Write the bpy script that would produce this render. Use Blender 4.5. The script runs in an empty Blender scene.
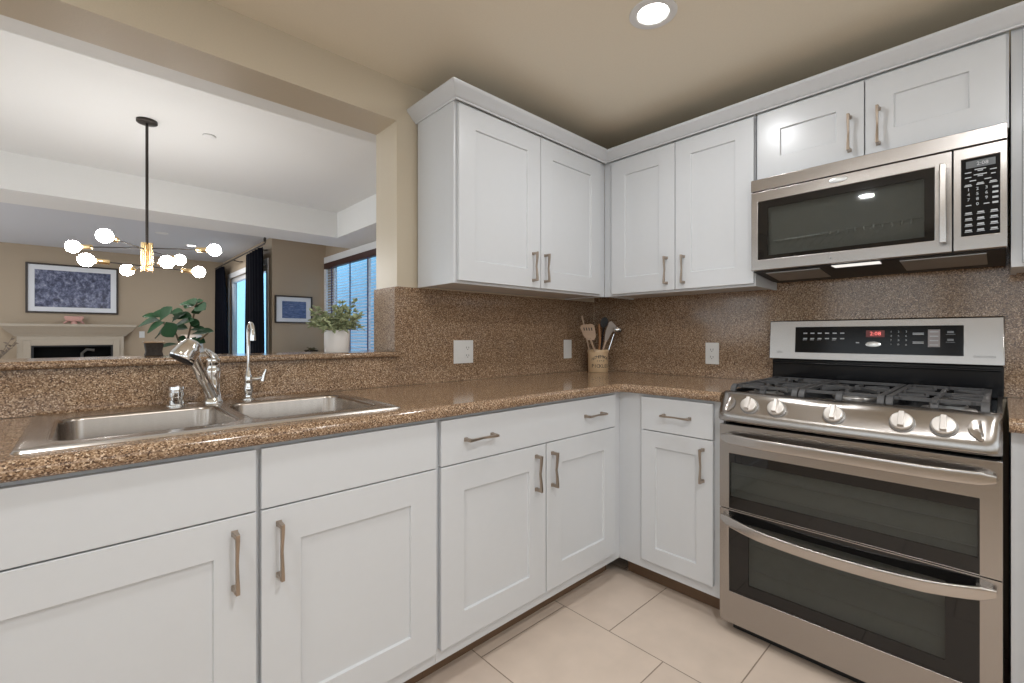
import bpy, bmesh, math, random
from mathutils import Vector, Matrix
random.seed(7)
SC = bpy.context.scene
COL = SC.collection
PI = math.pi

# ------------------------------------------------------------------ camera, world, exposure
cam_d = bpy.data.cameras.new('camera')
cam_d.sensor_fit = 'HORIZONTAL'; cam_d.sensor_width = 36.0
cam_d.lens = 36.0 * 456.98 / 1024.0
cam_d.shift_y = -(341.5 - 335.494) / 1024.0
cam_d.clip_start = 0.05; cam_d.clip_end = 100
cam = bpy.data.objects.new('camera', cam_d)
cam.location = (-2.4785, -1.8537, 1.1568)
cam.rotation_euler = (PI/2, 0, 0.8197 - PI/2)
COL.objects.link(cam); SC.camera = cam

wd = bpy.data.worlds.new('world'); SC.world = wd; wd.use_nodes = True
wd.node_tree.nodes['Background'].inputs[0].default_value = (0.87, 0.945, 1.0, 1)
wd.node_tree.nodes['Background'].inputs[1].default_value = 1.7

SC.view_settings.view_transform = 'Standard'
SC.view_settings.look = 'None'
SC.view_settings.gamma = 1.0
SC.view_settings.use_curve_mapping = False
SC.view_settings.exposure = 0.17

KITCHEN_CAN_W = 9.8
CAN_COLOR = (0.97, 0.985, 1.0)
BULB_STRENGTH = 50.0

# ------------------------------------------------------------------ materials
def nd(nt, t, **kw):
    n = nt.nodes.new(t)
    for k, v in kw.items(): setattr(n, k, v)
    return n
def pmat(name, col, rough=0.5, metal=0.0, spec=0.5, coat=0.0):
    m = bpy.data.materials.new(name); m.use_nodes = True
    b = m.node_tree.nodes['Principled BSDF']
    b.inputs['Base Color'].default_value = (*col, 1)
    b.inputs['Roughness'].default_value = rough
    b.inputs['Metallic'].default_value = metal
    b.inputs['Specular IOR Level'].default_value = spec
    if coat: b.inputs['Coat Weight'].default_value = coat; b.inputs['Coat Roughness'].default_value = 0.05
    return m
def noise_var(m, scale, amount, bump=0.0, stretch=(1, 1, 1), detail=3.0):
    """multiply the base colour by a faint procedural variation and add a fine bump"""
    nt = m.node_tree; b = nt.nodes['Principled BSDF']
    tc = nd(nt, 'ShaderNodeTexCoord'); mp = nd(nt, 'ShaderNodeMapping')
    mp.inputs['Scale'].default_value = stretch
    nz = nd(nt, 'ShaderNodeTexNoise'); nz.inputs['Scale'].default_value = scale; nz.inputs['Detail'].default_value = detail
    nt.links.new(tc.outputs['Object'], mp.inputs[0]); nt.links.new(mp.outputs[0], nz.inputs['Vector'])
    if amount:
        rp = nd(nt, 'ShaderNodeMapRange')
        rp.inputs['To Min'].default_value = 1 - amount; rp.inputs['To Max'].default_value = 1 + amount
        nt.links.new(nz.outputs['Fac'], rp.inputs['Value'])
        mx = nd(nt, 'ShaderNodeVectorMath', operation='SCALE')
        mx.inputs[0].default_value = b.inputs['Base Color'].default_value[:3]
        nt.links.new(rp.outputs[0], mx.inputs['Scale']); nt.links.new(mx.outputs[0], b.inputs['Base Color'])
    if bump:
        bp = nd(nt, 'ShaderNodeBump'); bp.inputs['Strength'].default_value = bump; bp.inputs['Distance'].default_value = 0.001
        nt.links.new(nz.outputs['Fac'], bp.inputs['Height']); nt.links.new(bp.outputs[0], b.inputs['Normal'])
    return m
def emat(name, col, s):
    m = bpy.data.materials.new(name); m.use_nodes = True; nt = m.node_tree
    nt.nodes.remove(nt.nodes['Principled BSDF'])
    e = nd(nt, 'ShaderNodeEmission'); e.inputs[0].default_value = (*col, 1); e.inputs[1].default_value = s
    nt.links.new(e.outputs[0], nt.nodes['Material Output'].inputs[0])
    return m

def granite():
    m = pmat('granite', (0.2, 0.13, 0.08), 0.13, 0, 0.5); nt = m.node_tree; b = nt.nodes['Principled BSDF']
    tc = nd(nt, 'ShaderNodeTexCoord')
    geo = nd(nt, 'ShaderNodeNewGeometry')
    v = nd(nt, 'ShaderNodeTexVoronoi'); v.inputs['Scale'].default_value = 370
    nt.links.new(geo.outputs['Position'], v.inputs['Vector'])
    sep = nd(nt, 'ShaderNodeSeparateColor'); nt.links.new(v.outputs['Color'], sep.inputs[0])
    r = nd(nt, 'ShaderNodeValToRGB'); r.color_ramp.interpolation = 'CONSTANT'
    cr = r.color_ramp; cols = [(0, (0.070, 0.040, 0.024)), (0.14, (0.135, 0.082, 0.046)), (0.32, (0.205, 0.130, 0.076)),
                               (0.58, (0.28, 0.190, 0.115)), (0.80, (0.38, 0.275, 0.180)), (0.93, (0.52, 0.41, 0.29))]
    cols = [(p, (c[0]*0.97, c[1]*0.95, c[2]*0.965)) for p, c in cols]
    cr.elements[0].position = 0; cr.elements[0].color = (*cols[0][1], 1)
    cr.elements[1].position = cols[1][0]; cr.elements[1].color = (*cols[1][1], 1)
    for p, c in cols[2:]:
        e = cr.elements.new(p); e.color = (*c, 1)
    nt.links.new(sep.outputs[0], r.inputs[0])
    nz = nd(nt, 'ShaderNodeTexNoise'); nz.inputs['Scale'].default_value = 6; nz.inputs['Detail'].default_value = 4
    nt.links.new(geo.outputs['Position'], nz.inputs['Vector'])
    mr = nd(nt, 'ShaderNodeMapRange'); mr.inputs['To Min'].default_value = 1.1; mr.inputs['To Max'].default_value = 1.55
    nt.links.new(nz.outputs['Fac'], mr.inputs['Value'])
    sc = nd(nt, 'ShaderNodeVectorMath', operation='SCALE')
    nt.links.new(r.outputs[0], sc.inputs[0]); nt.links.new(mr.outputs[0], sc.inputs['Scale'])
    nt.links.new(sc.outputs[0], b.inputs['Base Color'])
    return m

def tile():
    m = pmat('floor_tile', (0.5, 0.4, 0.32), 0.38, 0, 0.5); nt = m.node_tree; b = nt.nodes['Principled BSDF']
    geo = nd(nt, 'ShaderNodeNewGeometry'); sp = nd(nt, 'ShaderNodeSeparateXYZ'); nt.links.new(geo.outputs['Position'], sp.inputs[0])
    ax = nd(nt, 'ShaderNodeMath', operation='ADD'); ax.inputs[1].default_value = 0.806 + 0.2285 + 9.14
    ay = nd(nt, 'ShaderNodeMath', operation='ADD'); ay.inputs[1].default_value = 0.981 + 9.14
    nt.links.new(sp.outputs['Y'], ax.inputs[0]); nt.links.new(sp.outputs['X'], ay.inputs[0])
    cb = nd(nt, 'ShaderNodeCombineXYZ'); nt.links.new(ax.outputs[0], cb.inputs[0]); nt.links.new(ay.outputs[0], cb.inputs[1])
    br = nd(nt, 'ShaderNodeTexBrick'); br.offset = 0.5; br.offset_frequency = 2; br.squash = 1.0
    br.inputs['Scale'].default_value = 1; br.inputs['Brick Width'].default_value = 0.457; br.inputs['Row Height'].default_value = 0.457
    br.inputs['Mortar Size'].default_value = 0.0022; br.inputs['Mortar Smooth'].default_value = 0.1
    br.inputs['Color1'].default_value = (0.64, 0.53, 0.445, 1); br.inputs['Color2'].default_value = (0.68, 0.565, 0.47, 1)
    br.inputs['Mortar'].default_value = (0.30, 0.23, 0.175, 1)
    nt.links.new(cb.outputs[0], br.inputs['Vector'])
    nz = nd(nt, 'ShaderNodeTexNoise'); nz.inputs['Scale'].default_value = 9; nz.inputs['Detail'].default_value = 6
    nt.links.new(geo.outputs['Position'], nz.inputs['Vector'])
    mr = nd(nt, 'ShaderNodeMapRange'); mr.inputs['To Min'].default_value = 0.88; mr.inputs['To Max'].default_value = 1.12
    nt.links.new(nz.outputs['Fac'], mr.inputs['Value'])
    sc = nd(nt, 'ShaderNodeVectorMath', operation='SCALE'); nt.links.new(br.outputs['Color'], sc.inputs[0]); nt.links.new(mr.outputs[0], sc.inputs['Scale'])
    nt.links.new(sc.outputs[0], b.inputs['Base Color'])
    bp = nd(nt, 'ShaderNodeBump'); bp.invert = True; bp.inputs['Distance'].default_value = 0.002; bp.inputs['Strength'].default_value = 0.6
    nt.links.new(br.outputs['Fac'], bp.inputs['Height']); nt.links.new(bp.outputs[0], b.inputs['Normal'])
    return m

def glass(name, tint, keep, base):
    """dark window glass: part see-through, part dark body, with a clear reflection"""
    m = bpy.data.materials.new(name); m.use_nodes = True; nt = m.node_tree
    b = nt.nodes['Principled BSDF']; b.inputs['Base Color'].default_value = (*base, 1); b.inputs['Roughness'].default_value = 0.03
    b.inputs['Specular IOR Level'].default_value = 0.7
    t = nd(nt, 'ShaderNodeBsdfTransparent'); t.inputs[0].default_value = (*tint, 1)
    mx = nd(nt, 'ShaderNodeMixShader'); mx.inputs[0].default_value = keep
    nt.links.new(b.outputs[0], mx.inputs[1]); nt.links.new(t.outputs[0], mx.inputs[2])
    nt.links.new(mx.outputs[0], nt.nodes['Material Output'].inputs[0])
    return m

def picture_mat(name, stops, sx, sy, seed):
    """a generic blurred water-and-shore picture made of noise bands"""
    m = pmat(name, (0.2, 0.2, 0.4), 0.25); nt = m.node_tree; b = nt.nodes['Principled BSDF']
    tc = nd(nt, 'ShaderNodeTexCoord'); mp = nd(nt, 'ShaderNodeMapping')
    mp.inputs['Scale'].default_value = (sx, 1, sy); mp.inputs['Location'].default_value = (seed, 0, seed)
    nz = nd(nt, 'ShaderNodeTexNoise'); nz.inputs['Scale'].default_value = 9; nz.inputs['Detail'].default_value = 9; nz.inputs['Roughness'].default_value = 0.8
    r = nd(nt, 'ShaderNodeValToRGB'); cr = r.color_ramp
    cr.elements[0].position = stops[0][0]; cr.elements[0].color = (*stops[0][1], 1)
    cr.elements[1].position = stops[-1][0]; cr.elements[1].color = (*stops[-1][1], 1)
    for p, c in stops[1:-1]:
        e = cr.elements.new(p); e.color = (*c, 1)
    nt.links.new(tc.outputs['Object'], mp.inputs[0]); nt.links.new(mp.outputs[0], nz.inputs['Vector'])
    nt.links.new(nz.outputs['Fac'], r.inputs[0]); nt.links.new(r.outputs[0], b.inputs['Base Color'])
    return m

M = {}
M['white'] = noise_var(pmat('cabinet_white', (0.64, 0.655, 0.675), 0.26, 0, 0.5), 40, 0.012, 0.02)
M['groove'] = pmat('cabinet_shadow_gap', (0.55, 0.55, 0.56), 0.5)
M['beige'] = noise_var(pmat('beige_satin_paint', (0.60, 0.52, 0.40), 0.36, 0, 0.45), 160, 0.03, 0.5)
M['beige_ceiling'] = noise_var(pmat('beige_ceiling_paint', (0.87, 0.785, 0.64), 0.5, 0, 0.4), 120, 0.03, 0.25)
M['tan'] = noise_var(pmat('tan_wall_paint', (0.42, 0.33, 0.235), 0.6), 90, 0.03, 0.2)
M['ceil'] = noise_var(pmat('white_ceiling_paint', (0.80, 0.80, 0.79), 0.7), 60, 0.015, 0.1)
M['trim'] = noise_var(pmat('white_trim_paint', (0.80, 0.80, 0.80), 0.35), 30, 0.01)
M['granite'] = granite()
M['tile'] = tile()
M['toe'] = noise_var(pmat('brown_toe_board', (0.16, 0.095, 0.055), 0.45), 8, 0.2, stretch=(1, 1, 8))
M['steel'] = noise_var(pmat('stainless_steel', (0.42, 0.395, 0.375), 0.25, 1.0), 60, 0.05, 0.06, stretch=(1, 1, 40))
M['steel_b'] = noise_var(pmat('stainless_bright', (0.54, 0.51, 0.485), 0.26, 1.0), 60, 0.04, 0.05, stretch=(1, 1, 40))
M['sink'] = noise_var(pmat('shaded_bowl_steel', (0.40, 0.355, 0.315), 0.24, 1.0), 14, 0.08, 0.0, stretch=(6, 6, 0.5))  # shade and streaky reflections of the bowls put into a darker steel
def brushed(m, amt=0.75):
    nt = m.node_tree; b = nt.nodes['Principled BSDF']; tg = nd(nt, 'ShaderNodeTangent', direction_type='RADIAL', axis='Z')
    b.inputs['Anisotropic'].default_value = amt; b.inputs['Anisotropic Rotation'].default_value = 0.0
    nt.links.new(tg.outputs[0], b.inputs['Tangent'])
for k_ in ('steel', 'steel_b'): brushed(M[k_])
M['rim'] = noise_var(pmat('sink_rim_steel', (0.55, 0.52, 0.49), 0.25, 1.0), 30, 0.04)
M['knob'] = noise_var(pmat('knob_silver', (0.72, 0.69, 0.66), 0.38, 0.75), 30, 0.02)
M['chrome'] = noise_var(pmat('chrome', (0.80, 0.80, 0.80), 0.06, 1.0), 20, 0.02)
M['nickel'] = noise_var(pmat('warm_nickel', (0.40, 0.33, 0.27), 0.32, 1.0), 80, 0.06)
M['black'] = noise_var(pmat('black_enamel', (0.006, 0.006, 0.007), 0.14, 0, 0.3), 10, 0.1)
M['matte_black'] = noise_var(pmat('matte_black', (0.012, 0.012, 0.013), 0.5), 20, 0.1)
M['iron'] = noise_var(pmat('cast_iron', (0.085, 0.085, 0.088), 0.5, 0.2), 200, 0.25, 0.5)
M['burner'] = noise_var(pmat('burner_aluminium', (0.45, 0.44, 0.43), 0.4, 0.9), 50, 0.08)
M['display'] = noise_var(pmat('display_glass', (0.006, 0.006, 0.007), 0.12, 0, 0.25), 5, 0.05)
M['lcd'] = noise_var(pmat('grey_lcd', (0.13, 0.14, 0.15), 0.2), 5, 0.05)
M['glyph'] = noise_var(pmat('printed_white', (0.48, 0.50, 0.52), 0.5), 10, 0.03)
M['glyph_dim'] = noise_var(pmat('printed_grey', (0.20, 0.21, 0.22), 0.5), 10, 0.03)
M['badge'] = noise_var(pmat('badge_silver', (0.75, 0.76, 0.75), 0.25, 0.6), 10, 0.02)
M['etch'] = noise_var(pmat('etched_lettering', (0.26, 0.25, 0.24), 0.4, 0.5), 10, 0.02)
M['redled'] = emat('red_led', (1.0, 0.22, 0.20), 1.3)
M['redglow'] = noise_var(pmat('red_display_window', (0.16, 0.02, 0.018), 0.3), 10, 0.1)
M['glass_oven'] = glass('oven_glass', (0.94, 0.95, 0.93), 0.58, (0.022, 0.022, 0.021))
M['glass_edge'] = noise_var(pmat('oven_glass_border', (0.009, 0.0085, 0.0085), 0.035, 0, 0.5), 10, 0.05)
M['liner'] = noise_var(pmat('oven_liner_enamel', (0.46, 0.47, 0.45), 0.5), 40, 0.1)
M['plate'] = noise_var(pmat('white_plastic', (0.80, 0.80, 0.79), 0.35), 20, 0.01)
M['slot'] = noise_var(pmat('dark_slot', (0.05, 0.05, 0.05), 0.6), 20, 0.05)
M['lens'] = emat('lamp_lens', (1.0, 0.97, 0.92), 9.0)
M['bulb'] = emat('bulb_glow', (1.0, 0.98, 0.955), BULB_STRENGTH)
M['hoodlens'] = emat('hood_lamp_lens', (1.0, 0.95, 0.88), 0.9)
M['brass'] = noise_var(pmat('brushed_brass', (0.80, 0.58, 0.30), 0.25, 1.0), 40, 0.06)
M['darkmetal'] = noise_var(pmat('dark_bronze', (0.05, 0.043, 0.038), 0.4, 0.7), 40, 0.08)
M['stone'] = noise_var(pmat('mantel_stone', (0.45, 0.385, 0.305), 0.7), 25, 0.05, 0.2)
M['navy'] = noise_var(pmat('navy_velvet', (0.003, 0.0035, 0.007), 0.9, 0, 0.1), 60, 0.2)
M['frame'] = noise_var(pmat('dark_frame_wood', (0.035, 0.024, 0.018), 0.4), 30, 0.2, stretch=(1, 1, 8))
M['mat'] = noise_var(pmat('white_mat_board', (0.78, 0.79, 0.82), 0.7), 30, 0.01)
M['valance'] = noise_var(pmat('dark_red_wood', (0.045, 0.014, 0.012), 0.4), 30, 0.2, stretch=(1, 1, 8))
M['slat'] = noise_var(pmat('blind_slat', (0.74, 0.78, 0.90), 0.5), 30, 0.05)
M['cord'] = noise_var(pmat('blind_tape', (0.06, 0.06, 0.14), 0.7), 30, 0.05)
M['dusk_blue'] = noise_var(pmat('dusk_light_blue', (0.30, 0.66, 0.95), 0.7), 4, 0.2)  # blue dusk light outside put into a surface colour
M['pane'] = glass('window_pane', (0.95, 0.97, 1.0), 0.93, (0.3, 0.45, 0.6))
M['crock'] = noise_var(pmat('stoneware_crock', (0.62, 0.44, 0.265), 0.32), 60, 0.06)
M['ink'] = noise_var(pmat('crock_ink', (0.015, 0.014, 0.018), 0.5), 60, 0.1)
M['wood'] = noise_var(pmat('utensil_wood', (0.36, 0.17, 0.07), 0.5), 20, 0.15, stretch=(1, 1, 6))
M['palewood'] = noise_var(pmat('pale_wood', (0.50, 0.36, 0.26), 0.55), 20, 0.12, stretch=(1, 1, 6))
M['walnut'] = noise_var(pmat('table_walnut', (0.12, 0.065, 0.035), 0.4), 10, 0.2, stretch=(1, 6, 1))
M['potwhite'] = noise_var(pmat('white_ceramic', (0.74, 0.72, 0.70), 0.35), 30, 0.01)
M['soil'] = noise_var(pmat('potting_soil', (0.03, 0.02, 0.012), 0.9), 60, 0.3)
M['leaf'] = noise_var(pmat('fig_leaf', (0.014, 0.046, 0.018), 0.55, 0, 0.12), 14, 0.4)
M['leaf_pale'] = noise_var(pmat('eucalyptus_leaf', (0.33, 0.37, 0.215), 0.6, 0, 0.3), 25, 0.45)
M['bark'] = noise_var(pmat('bark', (0.12, 0.085, 0.05), 0.8), 40, 0.3)
M['pink'] = noise_var(pmat('pink_ceramic', (0.60, 0.33, 0.28), 0.4), 40, 0.2)
M['shade'] = noise_var(pmat('lamp_shade_linen', (0.75, 0.62, 0.52), 0.8), 60, 0.05)
M['ash'] = noise_var(pmat('firebox_soot', (0.004, 0.004, 0.004), 0.9, 0, 0.1), 20, 0.3)
M['log'] = noise_var(pmat('pale_log', (0.10, 0.09, 0.08), 0.8), 20, 0.3)
M['art1'] = picture_mat('violet_canal_picture', [(0.34, (0.015, 0.017, 0.035)), (0.46, (0.06, 0.07, 0.13)), (0.54, (0.16, 0.18, 0.29)), (0.68, (0.50, 0.51, 0.62))], 1.6, 1.3, 3)
M['art2'] = picture_mat('blue_sea_picture', [(0.30, (0.02, 0.03, 0.07)), (0.48, (0.06, 0.11, 0.26)), (0.58, (0.16, 0.22, 0.42)), (0.72, (0.45, 0.40, 0.45))], 1.2, 8, 8)
M['box'] = noise_var(pmat('carved_box', (0.035, 0.027, 0.022), 0.6, 0, 0.2), 120, 0.6, 0.8)
M['boxlid'] = noise_var(pmat('carved_box_lid', (0.30, 0.20, 0.12), 0.4), 60, 0.2)

# ------------------------------------------------------------------ mesh builder
def ID(u, v, w): return Vector((u, v, w))
def WA(u, v, w): return Vector((u, -v, w))       # sink wall: u = x, v = out from the wall
def WB(u, v, w): return Vector((-v, -u, w))      # range wall: u = -y, v = out from the wall
ORG = {}

class MB:
    def __init__(s, f=ID): s.bm = bmesh.new(); s.f = f
    def V(s, p): return s.bm.verts.new(s.f(*p))
    def face(s, vs):
        try: return s.bm.faces.new(vs)
        except ValueError: return None
    def box(s, a0, a1, b0, b1, c0, c1):
        v = [s.V((a, b, c)) for c in (c0, c1) for b in (b0, b1) for a in (a0, a1)]
        for q in ((0,1,3,2), (4,6,7,5), (0,4,5,1), (2,3,7,6), (0,2,6,4), (1,5,7,3)): s.face([v[i] for i in q])
        return s
    def loops(s, ls, cap0=True, cap1=True, close=True):
        L = [[s.V(p) for p in l] for l in ls]; n = len(L[0])
        for a, b in zip(L[:-1], L[1:]):
            for i in range(n if close else n - 1):
                s.face([a[i], a[(i+1) % n], b[(i+1) % n], b[i]])
        if cap0: s.face(L[0])
        if cap1: s.face(L[-1])
        return s
    def prism(s, poly, axis, t0, t1):
        """poly = 2-D outline in the two other axes (in order), extruded along axis"""
        def mk(p, t):
            q = list(p); q.insert(axis, t); return tuple(q)
        return s.loops([[mk(p, t0) for p in poly], [mk(p, t1) for p in poly]])
    def cyl(s, p0, p1, r0, r1=None, n=16, cap=True):
        r1 = r0 if r1 is None else r1
        p0, p1 = Vector(p0), Vector(p1); d = (p1 - p0).normalized()
        a = d.orthogonal().normalized(); b = d.cross(a)
        ls = [[tuple(p + (a*math.cos(2*PI*i/n) + b*math.sin(2*PI*i/n))*r) for i in range(n)] for p, r in ((p0, r0), (p1, r1))]
        return s.loops(ls, cap, cap)
    def lathe(s, c, prof, axis=(0, 0, 1), n=28, cap0=True, cap1=True):
        c = Vector(c); d = Vector(axis).normalized(); a = d.orthogonal().normalized(); b = d.cross(a)
        ls = [[tuple(c + d*h + (a*math.cos(2*PI*i/n) + b*math.sin(2*PI*i/n))*max(r, 1e-5)) for i in range(n)] for r, h in prof]
        return s.loops(ls, cap0, cap1)
    def tube(s, pts, r, n=10, flat=None, up=None):
        """sweep a circle (or a flat x by y section) along pts; r may be a list"""
        P = [Vector(p) for p in pts]; rs = r if isinstance(r, (list, tuple)) else [r]*len(P)
        ls = []; prev = None
        for i, p in enumerate(P):
            t = (P[min(i+1, len(P)-1)] - P[max(i-1, 0)]).normalized()
            if up is not None: a = (Vector(up) - t*Vector(up).dot(t)).normalized()
            elif prev is None: a = t.orthogonal().normalized()
            else: a = (prev - t*prev.dot(t)).normalized()
            prev = a; b = t.cross(a)
            if flat: 
                fa, fb = flat
                ls.append([tuple(p + a*x*fa*rs[i] + b*y*fb*rs[i]) for x, y in ((1, 1), (-1, 1), (-1, -1), (1, -1))])
            else: ls.append([tuple(p + (a*math.cos(2*PI*k/n) + b*math.sin(2*PI*k/n))*rs[i]) for k in range(n)])
        return s.loops(ls)
    def ring(s, u0, u1, w0, w1, hu0, hu1, hw0, hw1, v0, v1):
        """a plate with a rectangular hole, in the wall plane"""
        O = [(u0, w0), (u1, w0), (u1, w1), (u0, w1)]; H = [(hu0, hw0), (hu1, hw0), (hu1, hw1), (hu0, hw1)]
        def L(q, v): return [s.V((a, v, b)) for a, b in q]
        of, hf, ob, hb = L(O, v1), L(H, v1), L(O, v0), L(H, v0)
        for i in range(4):
            j = (i+1) % 4
            s.face([of[i], of[j], hf[j], hf[i]]); s.face([ob[i], hb[i], hb[j], ob[j]])
            s.face([of[i], ob[i], ob[j], of[j]]); s.face([hf[i], hf[j], hb[j], hb[i]])
        return s
    def shaker(s, u0, u1, w0, w1, v0, v1, rail, rec=0.008):
        O = [(u0, w0), (u1, w0), (u1, w1), (u0, w1)]
        H = [(u0+rail, w0+rail), (u1-rail, w0+rail), (u1-rail, w1-rail), (u0+rail, w1-rail)]
        e = 0.002
        H2 = [(u0+rail+e, w0+rail+e), (u1-rail-e, w0+rail+e), (u1-rail-e, w1-rail-e), (u0+rail+e, w1-rail-e)]
        mk = lambda q, v: [(a, v, b) for a, b in q]
        return s.loops([mk(O, v0), mk(O, v1), mk(H, v1), mk(H2, v1-rec)])
    def text(s, txt, h, pos, right, up, depth=0.0006, align='CENTER'):
        cu = bpy.data.curves.new('t', 'FONT'); cu.body = txt; cu.size = h; cu.align_x = align; cu.align_y = 'CENTER'
        cu.extrude = depth; cu.resolution_u = 2
        ob = bpy.data.objects.new('t', cu); COL.objects.link(ob)
        dg = bpy.context.evaluated_depsgraph_get(); me = bpy.data.meshes.new_from_object(ob.evaluated_get(dg))
        r, u = Vector(right).normalized(), Vector(up).normalized(); n = r.cross(u)
        vs = [s.bm.verts.new(Vector(pos) + r*v.co.x + u*v.co.y + n*v.co.z) for v in me.vertices]
        for p in me.polygons: s.face([vs[i] for i in p.vertices])
        bpy.data.objects.remove(ob); bpy.data.curves.remove(cu); bpy.data.meshes.remove(me)
        return s
    def build(s, name, mat, parent=None, bev=0.0, ang=38, seg=2):
        bm = s.bm
        bmesh.ops.recalc_face_normals(bm, faces=bm.faces[:])
        bm.normal_update()
        for f in bm.faces: f.smooth = True
        for e in bm.edges:
            if len(e.link_faces) != 2 or e.calc_face_angle(0) > math.radians(ang): e.smooth = False
        if parent is not None: o = ORG[parent.name]
        else:
            co = [v.co for v in bm.verts]
            o = Vector(((min(c.x for c in co)+max(c.x for c in co))/2, (min(c.y for c in co)+max(c.y for c in co))/2, min(c.z for c in co)))
        for v in bm.verts: v.co -= o
        me = bpy.data.meshes.new(name); bm.to_mesh(me); bm.free(); me.materials.append(mat)
        ob = bpy.data.objects.new(name, me); COL.objects.link(ob)
        if parent is not None: ob.parent = parent
        else: ob.location = o
        ORG[ob.name] = o
        if bev:
            md = ob.modifiers.new('bevel', 'BEVEL'); md.width = bev; md.segments = seg; md.limit_method = 'ANGLE'; md.angle_limit = math.radians(40)
            md.harden_normals = True
        return ob

def tag(o, label, cat, group=None):
    o['label'] = label; o['category'] = cat
    if group: o['group'] = group
    return o
def thing(name, label, cat, loc, group=None):
    o = bpy.data.objects.new(name, None); o.empty_display_size = 0.1; COL.objects.link(o); o.location = loc
    ORG[o.name] = Vector(loc); return tag(o, label, cat, group)
def struct(name, mb, mat, parent=None, bev=0.0):
    o = mb.build(name, mat, parent, bev)
    if parent is None: o['kind'] = 'structure'
    return o
def rrect(u0, u1, v0, v1, r, n=6):
    pts = []
    for cx, cy, a0 in ((u1-r, v1-r, 0), (u0+r, v1-r, 90), (u0+r, v0+r, 180), (u1-r, v0+r, 270)):
        for i in range(n+1):
            a = math.radians(a0 + 90*i/n); pts.append((cx + r*math.cos(a), cy + r*math.sin(a)))
    return pts
def plate_holes(mb, outer, holes, z0, z1):
    """flat slab with holes: outlines in x, y"""
    bm = mb.bm
    def lay(z):
        es = []; L = []
        for loop in [outer] + holes:
            vs = [bm.verts.new((x, y, z)) for x, y in loop]; L.append(vs)
            es += [bm.edges.new((vs[i], vs[(i+1) % len(vs)])) for i in range(len(vs))]
        bmesh.ops.triangle_fill(bm, use_beauty=True, use_dissolve=False, edges=es)
        return L
    A, B = lay(z0), lay(z1)
    for a, b in zip(A, B):
        n = len(a)
        for i in range(n): bm.faces.new([a[i], a[(i+1) % n], b[(i+1) % n], b[i]])

# ------------------------------------------------------------------ dimensions
CZ = 2.305      # kitchen ceiling
OX = -1.455     # right jamb of the pass-through
HZ = 2.122      # underside of the header
XE = -3.9       # left end of the pass-through
UB, UT = 1.377, 2.150
XW, YP, XL, YF = 0.405, 5.72, -0.401, 9.12
SOF, TRAY, LIV = 2.44, 2.77, 2.66

# ------------------------------------------------------------------ the setting
struct('floor', MB().box(-6.5, 3.0, -4.2, 9.4, -0.1, 0), M['tile'])
w = MB()
w.box(XE-1.2, OX, 0.012, 0.20, 0, 1.058)           # knee wall
w.box(OX, 0.0, 0.012, 0.20, 0, 2.9)                # right of the opening
w.box(XE-1.2, OX, 0.0, 0.20, HZ, 2.9)              # header
w.box(OX, 0.0, 0.0, 0.012, 1.378, 2.9)
w.box(XE-1.2, XE, 0.0, 0.20, 1.086, HZ)
struct('wall_sink_side', w, M['beige'])
struct('wall_range_side', MB().box(0.0125, 0.15, -4.2, 0.0, 0, 2.5), M['beige'])
struct('ceiling', MB().box(-6.5, 0.0, -4.2, 0.0, CZ, CZ+0.08), M['beige_ceiling'])
# unseen low walls under window bands, added to light the room and steel
LW = MB(); LW.box(-5.15, -5.0, -4.2, 0.0, 0, 0.85); LW.box(-5.15, -5.0, -4.2, 0.0, 2.08, CZ)
for y0 in (-4.2, -2.9, -1.55, -0.2): LW.box(-5.15, -5.0, y0, y0+0.2, 0.85, 2.08)
struct('wall_left_added', LW, M['beige'])
LW = MB(); LW.box(-5.15, 0.15, -4.35, -4.2, 0, 0.85); LW.box(-5.15, 0.15, -4.35, -4.2, 2.08, CZ)
for x0 in (-5.15, -3.6, -2.1, -0.4): LW.box(x0, x0+0.35, -4.35, -4.2, 0.85, 2.08)
struct('wall_rear_added', LW, M['beige'])
# dining room tray ceiling: a ring soffit round a higher field
c = MB()
plate_holes(c, [(-6.5, 0.2), (XW, 0.2), (XW, 4.72), (-6.5, 4.72)], [[(-5.6, 1.01), (-0.06, 1.01), (-0.06, 4.10), (-5.6, 4.10)]], SOF, TRAY+0.1)
struct('ceiling', c, M['ceil'])
struct('ceiling', MB().box(-5.6, -0.06, 1.01, 4.10, TRAY, TRAY+0.08), M['ceil'])
struct('ceiling', MB().box(-6.5, XW, 4.72, YF, LIV, LIV+0.08), noise_var(pmat('shaded_ceiling_paint', (0.64, 0.66, 0.71), 0.7), 60, 0.015))  # ceiling far from the bulbs: its dimmer, cooler light put into the colour
struct('wall_far', MB().box(-6.5, XL+0.15, YF, YF+0.15, 0, 2.8), M['tan'])
struct('wall_picture', MB().box(XL, XW, YP, YP+0.15, 0, 2.8), M['tan'])
DY0, DY1, DT = 5.98, 8.53, 2.27
w = MB(); w.box(XL, XL+0.13, DY1, YF, 0, 2.8); w.box(XL, XL+0.13, DY0, DY1, DT, 2.8); w.box(XL, XL+0.13, YP+0.15, DY0, 0, 2.8)
struct('wall_living_side', w, M['tan'])
WY0, WY1, WZ0, WZ1 = 3.1, 5.62, 0.35, 2.32
w = MB()
w.box(XW, XW+0.15, 0.2, WY0, 0, 2.9); w.box(XW, XW+0.15, WY1, YP, 0, 2.9)
w.box(XW, XW+0.15, WY0, WY1, 0, WZ0); w.box(XW, XW+0.15, WY0, WY1, WZ1, 2.9)
struct('wall_window_side', w, M['tan'])
struct('wall_dusk_backdrop', MB().box(1.7, 1.8, 1.0, 24, 0, 5.0), M['dusk_blue'])  # added backdrop beyond the windows, standing in for the blue dusk outside

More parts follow.
